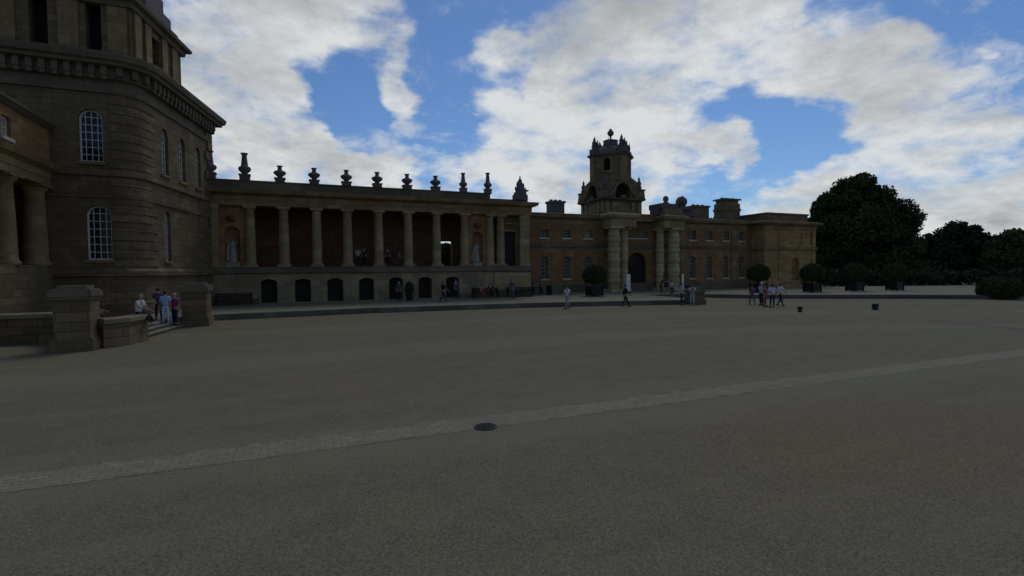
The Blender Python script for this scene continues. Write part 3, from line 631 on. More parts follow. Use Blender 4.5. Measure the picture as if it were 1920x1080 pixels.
def add_head_hands(b, J, mat_skin=0):
    d = (J['ht']-J['hb']).normalized(); c = J['hb'].lerp(J['ht'],.5); f = Vector((0,-1,0)); 
    b.tube([c+f*.075+d*.02, c+f*.108-d*.02, c+f*.08-d*.03],[.008,.017,.012],6,0)      # nose
    b.tube([c+f*.082-d*.062+Vector((-.02,0,0)), c+f*.086-d*.062, c+f*.082-d*.062+Vector((.02,0,0))],[.004,.007,.004],5,1)   # mouth
    for s in (1,-1):
        b.ball(c+f*.078+d*.012+Vector((s*.03,0,0)), .011, 6, 2); b.ball(c+Vector((s*.078,.01,0)), .028, 6, 0, (.4,.7,1.1))
    for s,sd_ in (('l',1),('r',-1)):
        dr=J[s+'dir']; base=J[s+'ha']; side=Vector((0,1,0)) if abs(dr.y) < .8 else Vector((0,0,1)); side=(side-dr*side.dot(dr)).normalized(); inn=Vector((-sd_,0,0))
        for i,ln in enumerate((.062,.075,.078,.068)):
            o=side*(.03-.02*i); b.tube([base+o-dr*.02, base+o+dr*ln*.5+inn*.004, base+o+dr*ln*.9+inn*.02],[.0095,.009,.007],6,0)
        b.tube([J[s+'wr']+dr*.03-side*.02, J[s+'wr']+dr*.06-side*.052, J[s+'wr']+dr*.1-side*.06+inn*.015],[.012,.0105,.008],6,0)
STAT = MB(); vs,fs,J = figure(dict(ls=35,le=70,rs=10,re=20,lh=8,rh=-4), 'body'); STAT.add(vs,fs,0,True); add_head_hands(STAT,J)
STAT.lathe(0,.02,[(.27,.03),(.25,.3),(.23,.7),(.2,1.0),(.19,1.15),(.2,1.32),(.1,1.45)],16)
STAT.tube([(-.25,-.08,1.3),(-.33,-.1,.8),(-.3,0,.1)],[.08,.1,.13],8); STAT.tube([(.2,-.05,1.42),(0,-.2,1.15),(-.22,-.1,.95)],[.05,.07,.06],8)
SP = MB(); SP.box(-.42,.42,-.36,.36,-.45,-.08); SP.box(-.48,.48,-.4,.4,-.08,0.0)
def stat(x, lab):
    t = thing('statue', (x,CY+.75,FL+.36), lab, 'statue', 'statues in the colonnade niches'); t.scale=(1.12,1.12,1.12)
    if not hasattr(stat,'m'): stat.m = STAT.build('figure', [MT['statue'],MT['statue'],MT['statue']]), SP.build('pedestal', MT['statue']); a,b_=stat.m
    else: a,b_ = [q.copy() for q in stat.m]; COL.objects.link(a); COL.objects.link(b_)
    a.parent = t; b_.parent = t; b_.scale=(1,1,.7)
stat(-4.65, 'pale draped stone statue in the left niche of the colonnade beside the main block')
stat(15.55, 'pale draped stone statue in the right niche of the colonnade')

# ------------------------------------------------------------------ service wing
WY = 50.0
wg = thing('service_wing', (40,51,.35), 'long two storey brown stone wing with small sash windows either side of the gateway', 'building')
fw = Fr((20.75,WY), (55.2,WY)); W = lambda x: x-20.75
ops = []; upp = []; low = []
for x in (24.75,27.5,30.2): upp.append((W(x)-.5,W(x)+.5,6.4,7.3,0))
for x in (24.75,27.5,30.2): low.append((W(x)-.45,W(x)+.45,1.9,4.35,.22))
for x in (45.2,47.9,50.6,53.3): upp.append((W(x)-.5,W(x)+.5,6.45,7.65,0))
for x in (45.2,47.9,50.6,53.3): low.append((W(x)-.45,W(x)+.45,1.7,4.45,.22))
arch = (W(35.55),W(38.25),.36,4.85,1.3); tymp = (W(35.4),W(38.4),6.55,7.75,.55)
m = MB(); wall(m, fw, 0, fw.len, .35, 8.45, upp+low+[arch,tymp], .45)
m.poly([(20.75,WY,.35),(20.75,WY+14,.35),(20.75,WY+14,8.4),(20.75,WY,8.4)]); m.poly([(20.75,WY+14,.35),(67,WY+14,.35),(67,WY+14,8.4),(20.75,WY+14,8.4)]); m.build('wall', MT['wing'], wg)
for i,o in enumerate(upp): window(wg, fw, *o, .22, 3, 3, edge=.07, glass='blind' if i in (2,) else 'glass', frame='cream')
for o in low: window(wg, fw, *o, .22, 3, 6, edge=.07, frame='cream')
d = MB(); d.poly([fw.P(u,.44,z) for u,z in outline(*arch)]); dd = d.build('gate', MT['door'], wg); 
e = MB()
for i in range(9): u = arch[0]+.15+i*.3; e.fbox(fw,u-.03,u+.03,.38,.435,.4,3.4)
e.fbox(fw,arch[0]+.05,arch[1]-.05,.37,.434,3.4,3.55); e.build('gate_bar', MT['black'], dd)
d = MB(); d.poly([fw.P(u,.12,z) for u,z in outline(*tymp)]); d.build('tympanum_panel', MT['tower'], wg)
d = MB(); d.fbox(fw, tymp[0]-.1, tymp[1]+.1, -.12, .1, 6.4, 6.545); d.build('tympanum_sill', MT['sill'], wg)
m = MB(); m.sweep([(20.76,WY),(55.2,WY)], [(0,5.35),(.1,5.38),(.1,5.72),(0,5.76)]); m.build('string_course', MT['trim'], wg)
m = MB(); m.sweep([(20.76,WY),(55.2,WY)], [(0,.352),(.14,.352),(.14,1.2),(0,1.3)]); m.build('plinth', MT['trim'], wg)
m = MB(); m.sweep([(20.76,WY),(54.2,WY)], [(0,7.9),(.05,7.95),(.05,8.4),(.2,8.5),(.45,8.62),(.5,8.85),(.55,9.0),(0,9.1),(-.4,9.12)]); m.build('cornice', MT['stone'], wg)
m = MB(); m.box(20.75,67,WY+.3,WY+14,8.9,9.05); m.prism([(21,WY+3),(66,WY+3),(66,WY+12),(21,WY+12)],9.05,9.2); m.build('roof', MT['lead'], wg)
for x in (22.3,32.0,43.6,51.95): m = MB(); m.fbox(fw, W(x)-.38, W(x)+.38, -.1, .2, 1.32, 5.3); m.fbox(fw, W(x)-.38, W(x)+.38, -.1, .2, 5.8, 7.88); m.build('pilaster', MT['stone'], wg)
for o in upp: m = MB(); m.fbox(fw, o[0]-.14, o[0]-.004, -.05, .12, o[2], o[3]+.14); m.fbox(fw, o[1]+.004, o[1]+.14, -.05, .12, o[2], o[3]+.14); m.fbox(fw, o[0]-.004, o[1]+.004, -.05, .12, o[3]+.004, o[3]+.14); m.build('window_surround', MT['stone'], wg)
split_build([(fw, (o[0]+o[1])/2-.12, (o[0]+o[1])/2+.12, -.07, .1, o[3]+.01, o[3]+.38) for o in low], 'keystone', MT['stone'], wg)
# chimneys
for x0,x1,z1,wd,ht in ((27.2,28.9,11.0,1.3,1),(48.3,50.7,11.35,1.6,1),(53.4,56.2,12.5,1.9,2)):
    m = MB(); y0 = WY+3
    m.box(x0,x1,y0,y0+wd,9.0,z1-.75 if ht==2 else z1-.35)
    if ht==2: m.box(x0-.1,x1+.1,y0-.1,y0+wd+.1,z1-1.75,z1-1.45); m.box(x0+.18,x1-.18,y0+.15,y0+wd-.15,z1-.75,z1-.3)
    m.box(x0-.12,x1+.12,y0-.12,y0+wd+.12,z1-.35 if ht==1 else z1-.3,z1-.1)
    for i in range(3): m.lathe(x0+(x1-x0)*(i+.5)/3, y0+wd/2, [(.22,z1-.1),(.17,z1+.05),(.2,z1+.1)],10)
    m.build('chimney', MT['urn'] if x0 < 40 else MT['tower'], wg)

# gateway: giant banded columns either side of the arch
gt = thing('gateway', (37,49,.35), 'stone gateway with paired giant banded columns either side of a dark arch', 'gateway')
def banded(x, y, r, z1):
    k = MB(); z = .35; k.box(x-r*1.25,x+r*1.25,y-r*1.2,y+r*1.2,z,z+.35); z += .35; i = 0; h = (z1-.55-z)/11
    while i < 11:
        rr = r if i % 2 else r*.9; k.lathe(x,y,[(rr-.03,z+i*h),(rr,z+i*h+.04),(rr,z+(i+1)*h-.04),(rr-.03,z+(i+1)*h)],22); i += 1
    k.lathe(x,y,[(r*.82,z1-.55),(r*.85,z1-.35),(r*1.12,z1-.2)],22); k.box(x-r*1.2,x+r*1.2,y-r*1.2,y+r*1.2,z1-.2,z1-.003); return k
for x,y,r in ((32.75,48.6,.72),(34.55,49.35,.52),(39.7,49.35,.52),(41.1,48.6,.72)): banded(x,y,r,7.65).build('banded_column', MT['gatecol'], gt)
for x0,x1 in ((31.85,35.15),(39.1,42.0)):
    m = MB(); m.box(x0,x1,47.75,49.99,7.65,8.42); m.sweep([(x0,49.99),(x0,47.75),(x1,47.75),(x1,49.99)][::1], [(0,8.42),(.12,8.5),(.35,8.68),(.42,8.95),(0,9.15),(-.6,9.2)]); m.build('entablature_block', MT['pale'], gt)
    m = MB(); m.box(x0+.1,x1-.1,47.9,49.98,9.13,9.5 if x0 < 35 else 9.9); m.build('attic_block', MT['tower'], gt)
m = MB(); m.box(35.15,39.1,49.2,49.98,8.44,9.28); m.build('lintel_course', MT['wing'], gt)
m = MB(); m.box(38.9,43.6,48.2,50.4,9.9,10.05) ; m.box(38.9,44.6,48.6,50.2,9.22,9.9); m.box(38.9,41.4,48.2,50.4,10.052,10.5); m.build('parapet_block', MT['urn'], gt)
o = MB(); o.lathe(0,0,[(.45,0),(.4,.15),(.2,.25),(.34,.5),(.3,.8),(.12,.95),(.0,1.0)],12); o = o.build('stone_finial', MT['urn']); o.location=(40.1,48.8,10.5); tag(o,'small dark rounded stone finial on the parapet right of the clock tower','finial')
o = MB(); o.box(-.6,.6,-.5,.5,0,.3); o.ball((0,0,.85),.72,14,0,(1,.9,.9)); o.tube([(-.7,0,.5),(-.5,-.2,.9),(0,-.3,1.55)],[.25,.3,.05],8); o=o.build('stone_trophy', MT['urn']); o.location=(42.6,49.0,10.05); tag(o,'domed dark stone trophy on the gateway parapet, left of the chimneys','trophy')
o = MB(); o.box(-.45,.45,-.4,.4,0,.25); o.tube([(-.3,0,.2),(-.1,-.1,.6),(.2,0,.75),(.55,-.1,.62)],[.22,.26,.2,.06],8); o.tube([(.15,0,.7),(.3,-.1,.95)],[.13,.08],7); o=o.build('stone_carving', MT['tower']); o.location=(33.2,48.7,9.5); tag(o,'reclining carved stone figure on the left gateway block below the tower','carving')

# ------------------------------------------------------------------ clock tower
TX,TY = 36.6,55.0
tw = thing('clock_tower', (TX,TY,9), 'tall dark baroque stone tower with arched stage, corner pinnacles and ball finial', 'tower')
h = 2.62
ftw = Fr((TX-h,TY-h),(TX+h,TY-h)); ftl = Fr((TX-h,TY+h),(TX-h,TY-h)); ftr = Fr((TX+h,TY-h),(TX+h,TY+h)); ftb = Fr((TX+h,TY+h),(TX-h,TY+h))
m = MB()
AR = (2*h/2-1.05,2*h/2+1.05,11.55,13.35,1.05)
for f_ in (ftw,ftl,ftr,ftb): wall(m, f_, 0, 2*h, 9.0, 13.6, [AR], .6)
m.poly([(TX-h,TY-h,13.6),(TX+h,TY-h,13.6),(TX+h,TY+h,13.6),(TX-h,TY+h,13.6)]); m.build('lower_stage', MT['tower'], tw)
for f_ in (ftw,ftl,ftr,ftb): d = MB(); d.poly([f_.P(u,.59,z) for u,z in outline(*AR)]); d.build('arch_recess_shade', MT['dark'], tw)  # black backing paints the arch's inner shade
for f_ in (ftw,ftl,ftr):
    d = MB()
    lo = arcpts(AR[0]-.28,AR[1]+.28,AR[3]+.28,1.33,14); li = arcpts(*AR[:2],AR[3],AR[4],14)
    for i in range(14):
        a_,b_,c_,e_ = lo[i],lo[i+1],li[i+1],li[i]
        d.poly([f_.P(a_[0],-.12,a_[1]),f_.P(b_[0],-.12,b_[1]),f_.P(c_[0],-.12,c_[1]),f_.P(e_[0],-.12,e_[1])]); d.poly([f_.P(a_[0],-.12,a_[1]),f_.P(b_[0],-.12,b_[1]),f_.P(b_[0],0,b_[1]),f_.P(a_[0],0,a_[1])]); d.poly([f_.P(e_[0],-.12,e_[1]),f_.P(c_[0],-.12,c_[1]),f_.P(c_[0],0,c_[1]),f_.P(e_[0],0,e_[1])])
    d.build('archivolt', MT['stone'], tw); split_build([(f_, h-.35, h+.35, -.2, -.003, 11.55, 11.9)], 'pedestal', MT['stone'], tw)
d = MB(); sq = [(TX-h,TY-h),(TX+h,TY-h),(TX+h,TY+h),(TX-h,TY+h)]
d.sweep(sq, [(0,11.0),(.1,11.05),(.14,11.2),(.42,11.3),(.46,11.48),(0,11.54)], True); d.build('cornice', MT['trim'], tw)
for f_ in (ftw,ftl,ftr):
    split_build([(f_, u, u+.5, -.18, -.002, 9.1, 11.0) for u in (.05,.95,2*h-1.45,2*h-.55)], 'pilaster', MT['pale'], tw)
    split_build([(f_, 1.7, 2*h-1.7, -.1, -.002, 9.5, 10.7)], 'carved_panel', MT['stone'], tw)
# corner scrolls and pinnacles on the lower stage
pin = [(.3,0),(.3,.35),(.36,.38),(.2,.45),(.3,.7),(.22,.9),(.1,1.0),(.16,1.15),(.08,1.3),(.0,1.55)]
for sx,sy in ((-1,-1),(1,-1),(1,1),(-1,1)):
    b = MB(); cxx,cyy = TX+sx*(h-.1),TY+sy*(h-.1)
    b.tube([(cxx+sx*.1,cyy+sy*.1,11.5),(cxx+sx*.1,cyy+sy*.1,12.1),(cxx-sx*.35,cyy-sy*.35,12.8),(cxx-sx*.55,cyy-sy*.55,13.6),(cxx-sx*.9,cyy-sy*.9,14.1)],[.55,.5,.42,.38,.3],10)
    b.ball((cxx+sx*.12,cyy+sy*.12,11.85),.5,10); b.build('corner_scroll', MT['tower'], tw)
    b = MB(); b.box(cxx-.32+sx*.1,cxx+.32+sx*.1,cyy-.32+sy*.1,cyy+.32+sy*.1,11.55,12.5); b.box(cxx-.42+sx*.1,cxx+.42+sx*.1,cyy-.42+sy*.1,cyy+.42+sy*.1,12.5,12.66); b.build('corner_block', MT['tower'], tw)
    for ax,ay in ((-sx,0),(0,-sy)):
        b = MB(); gx,gy = cxx+ax*1.0+sx*.12*abs(ay),cyy+ay*1.0+sy*.12*abs(ax); b.tube([(gx-ax*.5,gy-ay*.5,11.6),(gx,gy,12.1),(gx+ax*.35,gy+ay*.35,12.5),(gx+ax*.1,gy+ay*.1,12.8)],[.3,.34,.22,.12],8); b.build('carved_scroll', MT['tower'], tw)
    b = MB(); b.lathe(cxx-sx*.05,cyy-sy*.05,[(r_,12.6+z*1.15) for r_,z in pin],12); b.build('pinnacle', MT['urn'], tw)
# upper stage: square with very wide chamfers
H2, c2 = 2.62, .62
oc = [(-c2,-H2),(c2,-H2),(H2,-c2),(H2,c2),(c2,H2),(-c2,H2),(-H2,c2),(-H2,-c2)]; oc = [(TX+x,TY+y) for x,y in oc]
m = MB()
for i in range(8):
    d = MB(); fms = MB()
    f_ = Fr(oc[i],oc[(i+1)%8])
    if i % 2: 
        o = (f_.len/2-.38,f_.len/2+.38,15.0,16.45,.38); wall(m,f_,0,f_.len,13.5,17.0,[o],.5); d.poly([f_.P(u,.49,z) for u,z in outline(*o)])
        for s_ in (-1,1): fms.fbox(f_, f_.len/2+s_*.6-.1, f_.len/2+s_*.6+.1, -.08,-.002,14.9,16.5)
        fms.fbox(f_, f_.len/2-.75, f_.len/2+.75, -.12,-.002,14.7,14.88)
    else: wall(m,f_,0,f_.len,13.5,17.0,[],.3); fms.fbox(f_, .12, f_.len-.12, -.12,-.002,13.7,16.8)
    if i % 2: d.build('belfry_opening_shade', MT['dark'], tw)  # flat black sheet for the shade inside the belfry
    fms.build('opening_surround' if i % 2 else 'corner_pilaster', MT['stone'], tw)
m.build('upper_stage', MT['tower'], tw)
d = MB(); d.sweep(oc, [(0,13.4),(.2,13.5),(.25,13.75),(0,13.95)], True); d.build('base_course', MT['tower'], tw)
d = MB(); d.sweep(oc, [(0,16.7),(.1,16.75),(.3,16.9),(.36,17.05),(0,17.15),(-.4,17.18)], True); d.build('upper_cornice', MT['trim'], tw)
b = MB(); b.lathe(TX,TY,[(2.5,17.0),(2.35,17.3),(2.0,17.75),(1.55,18.05),(1.2,18.2)],8,0,False,PI/8,PI/8+2*PI); b.lathe(TX,TY,[(1.2,18.2),(1.2,18.35),(.95,18.4),(.9,18.95),(1.0,19.0),(.5,19.1)],8,0,False,PI/8,PI/8+2*PI); b.build('cap', MT['urn'], tw)
b = MB(); b.lathe(TX,TY,[(.28,19.05),(.12,19.2),(.1,19.55),(.22,19.62),(.4,19.85),(.41,20.0),(.34,20.2),(.16,20.32),(.2,20.4),(.1,20.5),(0,20.52)],14); b.build('ball_finial', MT['urn'], tw)
for i in (0,2,4,6):
    a = oc[i]; b_ = oc[(i+1)%8]; px_,py_ = (a[0]+b_[0])/2,(a[1]+b_[1])/2; px_ = TX+(px_-TX)*.9; py_ = TY+(py_-TY)*.9
    b = MB(); b.box(px_-.45,px_+.45,py_-.45,py_+.45,17.15,17.75); b.lathe(px_,py_,[(r_*1.1,17.75+z*1.05) for r_,z in pin],12); b.tube([(px_-.35,py_-.3,17.8),(px_-.38,py_-.3,18.2),(px_-.4,py_-.32,18.75)],[.14,.16,.03],6); b.tube([(px_+.35,py_-.1,17.8),(px_+.38,py_-.1,18.3),(px_+.38,py_-.1,18.95)],[.14,.15,.03],6); b.build('pinnacle', MT['urn'], tw)
for i in (1,3,5,7):
    a = oc[i]; b_ = oc[(i+1)%8]; px_,py_ = TX+((a[0]+b_[0])/2-TX)*.62,TY+((a[1]+b_[1])/2-TY)*.62
    b = MB(); b.lathe(px_,py_,[(r_*.6,17.7+z*.95) for r_,z in pin],10); b.build('pinnacle', MT['urn'], tw)

# ------------------------------------------------------------------ end pavilion of the wing
ep = thing('end_pavilion', (60,49,.35), 'haze-lightened stone end block of the wing with blind arched niche and plain parapet', 'building')
EX0,EX1,EY = 55.0,64.5,48.0
fe = Fr((EX0,EY),(EX1,EY)); fel = Fr((EX0,EY+2.0-.02),(EX0,EY)); fer = Fr((EX1,EY),(EX1,EY+16))
nich = (5.0,6.4,.9,4.2,.7); pan = (5.6,6.9,5.95,7.5,0); pan2 = (7.4,8.9,5.95,7.5,0)
m = MB(); wall(m, fe, 0, fe.len, .35, 8.4, [nich,pan,pan2], .3); wall(m, fel, 0, fel.len, .35, 8.4, [], .3); wall(m, fer, 0, fer.len, .35, 8.4, [], .3); m.poly([(EX1,EY+16,.35),(EX0,EY+16,.35),(EX0,EY+16,8.4),(EX1,EY+16,8.4)]); m.build('wall', MT['endblock'], ep)
d = MB(); d.poly([fe.P(u,.29,z) for u,z in outline(*nich)]); d.build('niche_back', MT['wing'], ep)
for o in (pan,pan2): d = MB(); d.poly([fe.P(u,.1,z) for u,z in outline(*o)]); d.build('blind_panel', MT['endblock'], ep)
ring = [(EX0,EY+1.98),(EX0,EY),(EX1,EY),(EX1,EY+16)]
d = MB(); d.sweep(ring, [(0,5.2),(.14,5.24),(.14,5.6),(0,5.66)]); d.build('string_course', MT['stone'], ep)
d = MB(); d.sweep(ring, [(0,.352),(.14,.352),(.14,1.2),(0,1.3)]); d.build('plinth', MT['endblock'], ep)
d = MB(); d.sweep(ring, [(0,7.8),(.06,7.85),(.06,8.3),(.3,8.45),(.6,8.6),(.66,8.85),(0,8.98),(-1.0,9.0)]); d.build('cornice', MT['stone'], ep)
d = MB(); pr_ = [(EX0+1.5,EY+7),(EX0+1.5,EY+.9),(EX1-.4,EY+.9),(EX1-.4,EY+14)]; d.sweep(pr_, [(-.5,8.9),(0,8.9),(0,9.9),(.12,9.95),(.12,10.15),(-.5,10.17)]); d.build('parapet', MT['tower'], ep)
d = MB(); d.box(EX0+.6,EX1-.02,EY+1.3,EY+15.9,8.8,9.0); d.build('roof', MT['lead'], ep)
for u in (.1,2.6,fe.len-.75): d = MB(); d.fbox(fe, u, u+.65, -.1, -.002, 1.35, 5.18); d.fbox(fe, u, u+.65, -.1, -.002, 5.7, 7.78); d.build('pilaster', MT['endblock'], ep)

# ------------------------------------------------------------------ foreground walls and piers (left)
def pierbox(name, cx0,cy0,sx,sy,h_,lab,cat,rz=0):
    t = thing(name,(cx0,cy0,0),lab,cat,None,rz); a,b_ = sx/2,sy/2
    def lb(mb, nm, mat):
        o = mb.build(nm, mat); o.parent = t; return o
    m = MB(); m.box(-a-.1,a+.1,-b_-.1,b_+.1,-.05,.42); m.box(-a-.05,a+.05,-b_-.05,b_+.05,.42,.5); lb(m,'base',MT['block'])
    m = MB(); m.box(-a,a,-b_,b_,.5,h_-.5); lb(m,'shaft',MT['block'])
    m = MB(); m.box(-a-.06,a+.06,-b_-.06,b_+.06,h_-.5,h_-.4); m.box(-a-.1,a+.1,-b_-.1,b_+.1,h_-.4,h_-.2); m.prism([(-a-.04,-b_-.04),(a+.04,-b_-.04),(a+.04,b_+.04),(-a-.04,b_+.04)],h_-.2,h_-.12); m.prism([(-a*.8,-b_*.8),(a*.8,-b_*.8),(a*.8,b_*.8),(-a*.8,b_*.8)],h_-.12,h_); lb(m,'cap',MT['trim']); return t
pierbox('stone_pier',-7.62,23.85,1.08,1.0,2.4,'massive square stone pier closing the terrace wall in the left foreground','pier')
pierbox('stone_pier',-5.1,32.35,1.15,1.6,2.3,'broad stone pier beside the top of the steps, next to the main block','pier')
def lowwall(path_, h_, th, lab):
    t = thing('low_wall',(*path_[0],0),lab,'wall'); m = MB(); m.sweep(path_, [(th/2,0),(th/2,h_-.2),(-th/2,h_-.2),(-th/2,0)]); m.build('wall_body',MT['block'],t)
    m = MB(); m.sweep(path_, [(th/2+.09,h_-.2),(th/2+.09,h_-.04),(th/2,h_),(-th/2,h_),(-th/2-.09,h_-.04),(-th/2-.09,h_-.2)]); m.build('coping',MT['podium'],t); return t
lowwall([(-40,27.0),(-9.4,27.0),(-8.3,25.8),(-7.9,24.4)], 1.25, .5, 'low terrace wall with flat coping running off to the left of the big pier')
lowwall([(-7.05,24.1),(-6.45,24.7),(-6.2,26.17)], 1.12, .55, 'short low wall with coping between the big pier and the steps')

# stone block on the terrace edge right of the gateway
pierbox('stone_pedestal',29.45,32.35,1.05,.9,1.35,'isolated stone pedestal at the terrace edge right of the gateway','pedestal')

# ------------------------------------------------------------------ vegetation
rng = np.random.default_rng(3)
def leaves(centers, radii, per, size, flat=.8, squash=1.0):
    C_=[];
    for (c_,r_) in zip(centers,radii):
        d = rng.normal(size=(per,3)); d /= np.linalg.norm(d,axis=1)[:,None]; d[:,2]*=squash
        C_.append(np.array(c_)+d*r_*(.1+1.25*rng.random((per,1))**.6))
    C_ = np.concatenate(C_); n = len(C_)
    a = rng.normal(size=(n,3)); a /= np.linalg.norm(a,axis=1)[:,None]; b_ = rng.normal(size=(n,3)); b_ -= a*(a*b_).sum(1)[:,None]; b_ /= np.linalg.norm(b_,axis=1)[:,None]
    s = size*(.6+.8*rng.random((n,1))); v = np.stack([C_-a*s, C_-b_*s*.55, C_+a*s, C_+b_*s*.55],1).reshape(-1,3)
    return v, n
def leafmesh(name, v, n, mat, parent):
    me = bpy.data.meshes.new(name); me.vertices.add(len(v)); me.vertices.foreach_set('co', v.astype(np.float32).ravel())
    me.loops.add(4*n); me.loops.foreach_set('vertex_index', np.arange(4*n,dtype=np.int32)); me.polygons.add(n); me.polygons.foreach_set('loop_start', np.arange(0,4*n,4,dtype=np.int32))
    me.materials.append(mat); me.update(calc_edges=True); me.validate()
    o = bpy.data.objects.new(name, me); COL.objects.link(o); o.parent = parent; return o
def tree(base, lobes, lab, mat, leaf=.42, per=170, dens=1.0, trunk=.5, group=None, spread=.8, name='broadleaf_tree', squash=.8):
    """lobes: (right offset, height, radius, depth offset) in metres, on the axes right-of-view / up"""
    t = thing(name, (*base,.0), lab, 'tree', group); rt = Vector((cr0.x,cr0.y,0)); fw_ = Vector((-cr0.y,cr0.x,0)); cs=[];rs=[]
    for (rx,hz,r_,dp) in lobes:
        c_ = rt*rx+fw_*dp+Vector((0,0,hz)); k = max(4,int(dens*r_*r_*4.5))
        for i in range(k):
            d = rng.normal(size=3); d/=np.linalg.norm(d); q = np.array(c_)+d*r_*(.3+.72*rng.random()**.5)*np.array([1,1,.9]); cs.append(q); rs.append(min(1.5,r_*(.2+.2*rng.random())))
    v,n = leaves(cs,rs,per,leaf,squash=squash); leafmesh('crown', v, n, mat, t)
    b = MB(); top = max(l[1] for l in lobes)
    b.tube([(0,0,-.1),(.1,0,1.2),(0,.1,top*.35),(.2,0,top*.7)],[trunk*1.4,trunk,trunk*.75,trunk*.25],10)
    for (rx,hz,r_,dp) in lobes:
        e = rt*rx+fw_*dp+Vector((0,0,hz)); s = Vector((0,0,min(hz*.55,top*.45))); b.tube([s, s.lerp(e,.5)+Vector((0,0,.3)), e],[trunk*.38,trunk*.25,trunk*.08],6)
    o = b.build('trunk', MT['bark']); o.parent = t; return t
def pxlobes(cxp, cyp_ground, Y, items):
    """centre column of the tree at depth Y (world) -> base and lobes measured from the photograph's outline"""
    d = ray(cxp, 545); t_ = Y/d.y; base = (d.x*t_, Y); zc = t_; out=[]
    for (x,y,r_,dp) in items: 
        dd = ray(x,y); out.append(((x-cxp)/960*zc, EYE+dd.z*zc, r_/960*zc, dp))
    return base, out
B_,Lb = pxlobes(1618,545,58,[(1600,368,36,0),(1562,390,34,-1),(1640,385,38,1),(1672,415,36,0),(1590,430,52,-2),(1655,455,48,0),(1560,460,40,1),(1690,450,24,0),(1620,500,56,-1),(1672,505,40,0),(1570,520,40,0),(1545,395,20,0),(1535,430,24,1),(1615,345,18,0),(1545,490,30,0)])
tree(B_,Lb,'large dark spreading broadleaf tree just right of the end block',MT['leaf_tree'],leaf=.27,per=210,dens=1.0,trunk=.7)
B_,Lb = pxlobes(1785,545,62,[(1785,452,34,0),(1745,470,30,0),(1820,448,24,0),(1840,462,22,1),(1770,500,42,0),(1825,500,40,-1),(1740,510,34,0),(1785,530,36,0),(1850,510,30,0),(1800,432,14,0),(1760,440,16,0)])
tree(B_,Lb,'dark flat topped cedar beyond the terrace, lower than the large tree',MT['leaf_dark'],leaf=.3,per=190,dens=.85,trunk=.7,name='cedar_tree',squash=.5)
B_,Lb = pxlobes(1905,545,52,[(1905,460,28,0),(1880,480,30,0),(1935,465,36,0),(1900,515,40,0),(1945,505,45,0),(1870,520,28,0)])
tree(B_,Lb,'dark rounded tree cut by the right edge of the picture',MT['leaf_tree'],leaf=.3,per=180,dens=.85,trunk=.6)
B_,Lb = pxlobes(1722,545,75,[(1722,490,36,0),(1700,510,34,0),(1745,500,30,0),(1720,530,34,0)])
tree(B_,Lb,'low dark tree filling the gap between the large tree and the cedar',MT['leaf_dark'],leaf=.42,per=120,dens=.7,trunk=.5)
B_,Lb = pxlobes(1347,405,78,[(1346,398,10,0),(1340,410,9,0),(1352,408,9,0),(1345,425,10,0),(1346,450,14,0)])
tree(B_,Lb,'treetop showing above the wing roof between the two chimneys',MT['leaf_tree'],leaf=.4,per=120,dens=.9,trunk=.35)
B_,Lb = pxlobes(846,490,76,[(828,478,19,0),(840,476,17,0),(850,480,18,0),(866,478,18,0),(836,470,12,1),(846,468,12,-1),(857,470,12,0),(846,500,22,0),(830,500,20,0),(864,500,20,0)])
tree(B_,Lb,'dark garden tree seen through the doorway at the back of the colonnade',MT['leaf_dark'],leaf=.22,per=150,dens=4,trunk=.2)
B_,Lb = pxlobes(1860,545,95,[(1800,480,40,0),(1850,478,36,0),(1890,486,40,0),(1830,510,46,0),(1880,515,46,0),(1780,515,40,0),(1930,500,44,0)])
tree(B_,Lb,'broad dark tree far behind the cedar and the right edge tree',MT['leaf_dark'],leaf=.55,per=110,dens=.45,trunk=.6)
# hedge under the trees
hd = thing('hedge',(75,46,.3),'long low dark hedge under the trees behind the terrace tubs','hedge'); cs=[];rs=[]
for i in range(170):
    s = i/169; q = Vector((62,49.5,0)).lerp(Vector((103,34,0)),s); cs.append((q.x-75+rng.normal()*.5,q.y-46+rng.normal()*.5,.6+rng.random()*.9)); rs.append(.75)
v,n = leaves(cs,rs,130,.2); leafmesh('foliage', v, n, MT['leaf_dark'], hd)
b = MB()
for i in range(40): s = i/39; q = Vector((62,49.5,0)).lerp(Vector((103,34,0)),s); b.tube([(q.x,q.y,.25),(q.x+.1,q.y,1.1)],[.06,.03],5)
b.build('stem', MT['bark'], hd)
# clipped ball bushes in black tubs
def ball_leaves(name, rx, rz, cz, per, size, parent, mat):
    d = rng.normal(size=(per,3)); d/=np.linalg.norm(d,axis=1)[:,None]; C_ = d*np.array([rx,rx,rz])*(.9+.14*rng.random((per,1)))+np.array([0,0,cz]); C_ = C_[C_[:,2]>cz-rz*.72]; n=len(C_)
    a = rng.normal(size=(n,3)); a/=np.linalg.norm(a,axis=1)[:,None]; b_ = np.cross(a,rng.normal(size=(n,3))); b_/=np.linalg.norm(b_,axis=1)[:,None]; s=size*(.6+.8*rng.random((n,1)))
    v = np.stack([C_-a*s,C_-b_*s*.6,C_+a*s,C_+b_*s*.6],1).reshape(-1,3); core = MB(); core.ball((0,0,cz),1,20,0,(rx*.9,rx*.9,rz*.88))
    cv = np.array(core.v); o = leafmesh(name, v, n, mat, parent)
    me = o.data; bm_v = [tuple(p) for p in v.tolist()]+core.v; fs = [tuple(range(4*i,4*i+4)) for i in range(n)]+[tuple(q+4*n for q in f) for f in core.f]
    m2 = bpy.data.meshes.new(name); m2.from_pydata(bm_v,[],fs); m2.materials.append(mat); o.data = m2; bpy.data.meshes.remove(me); return o
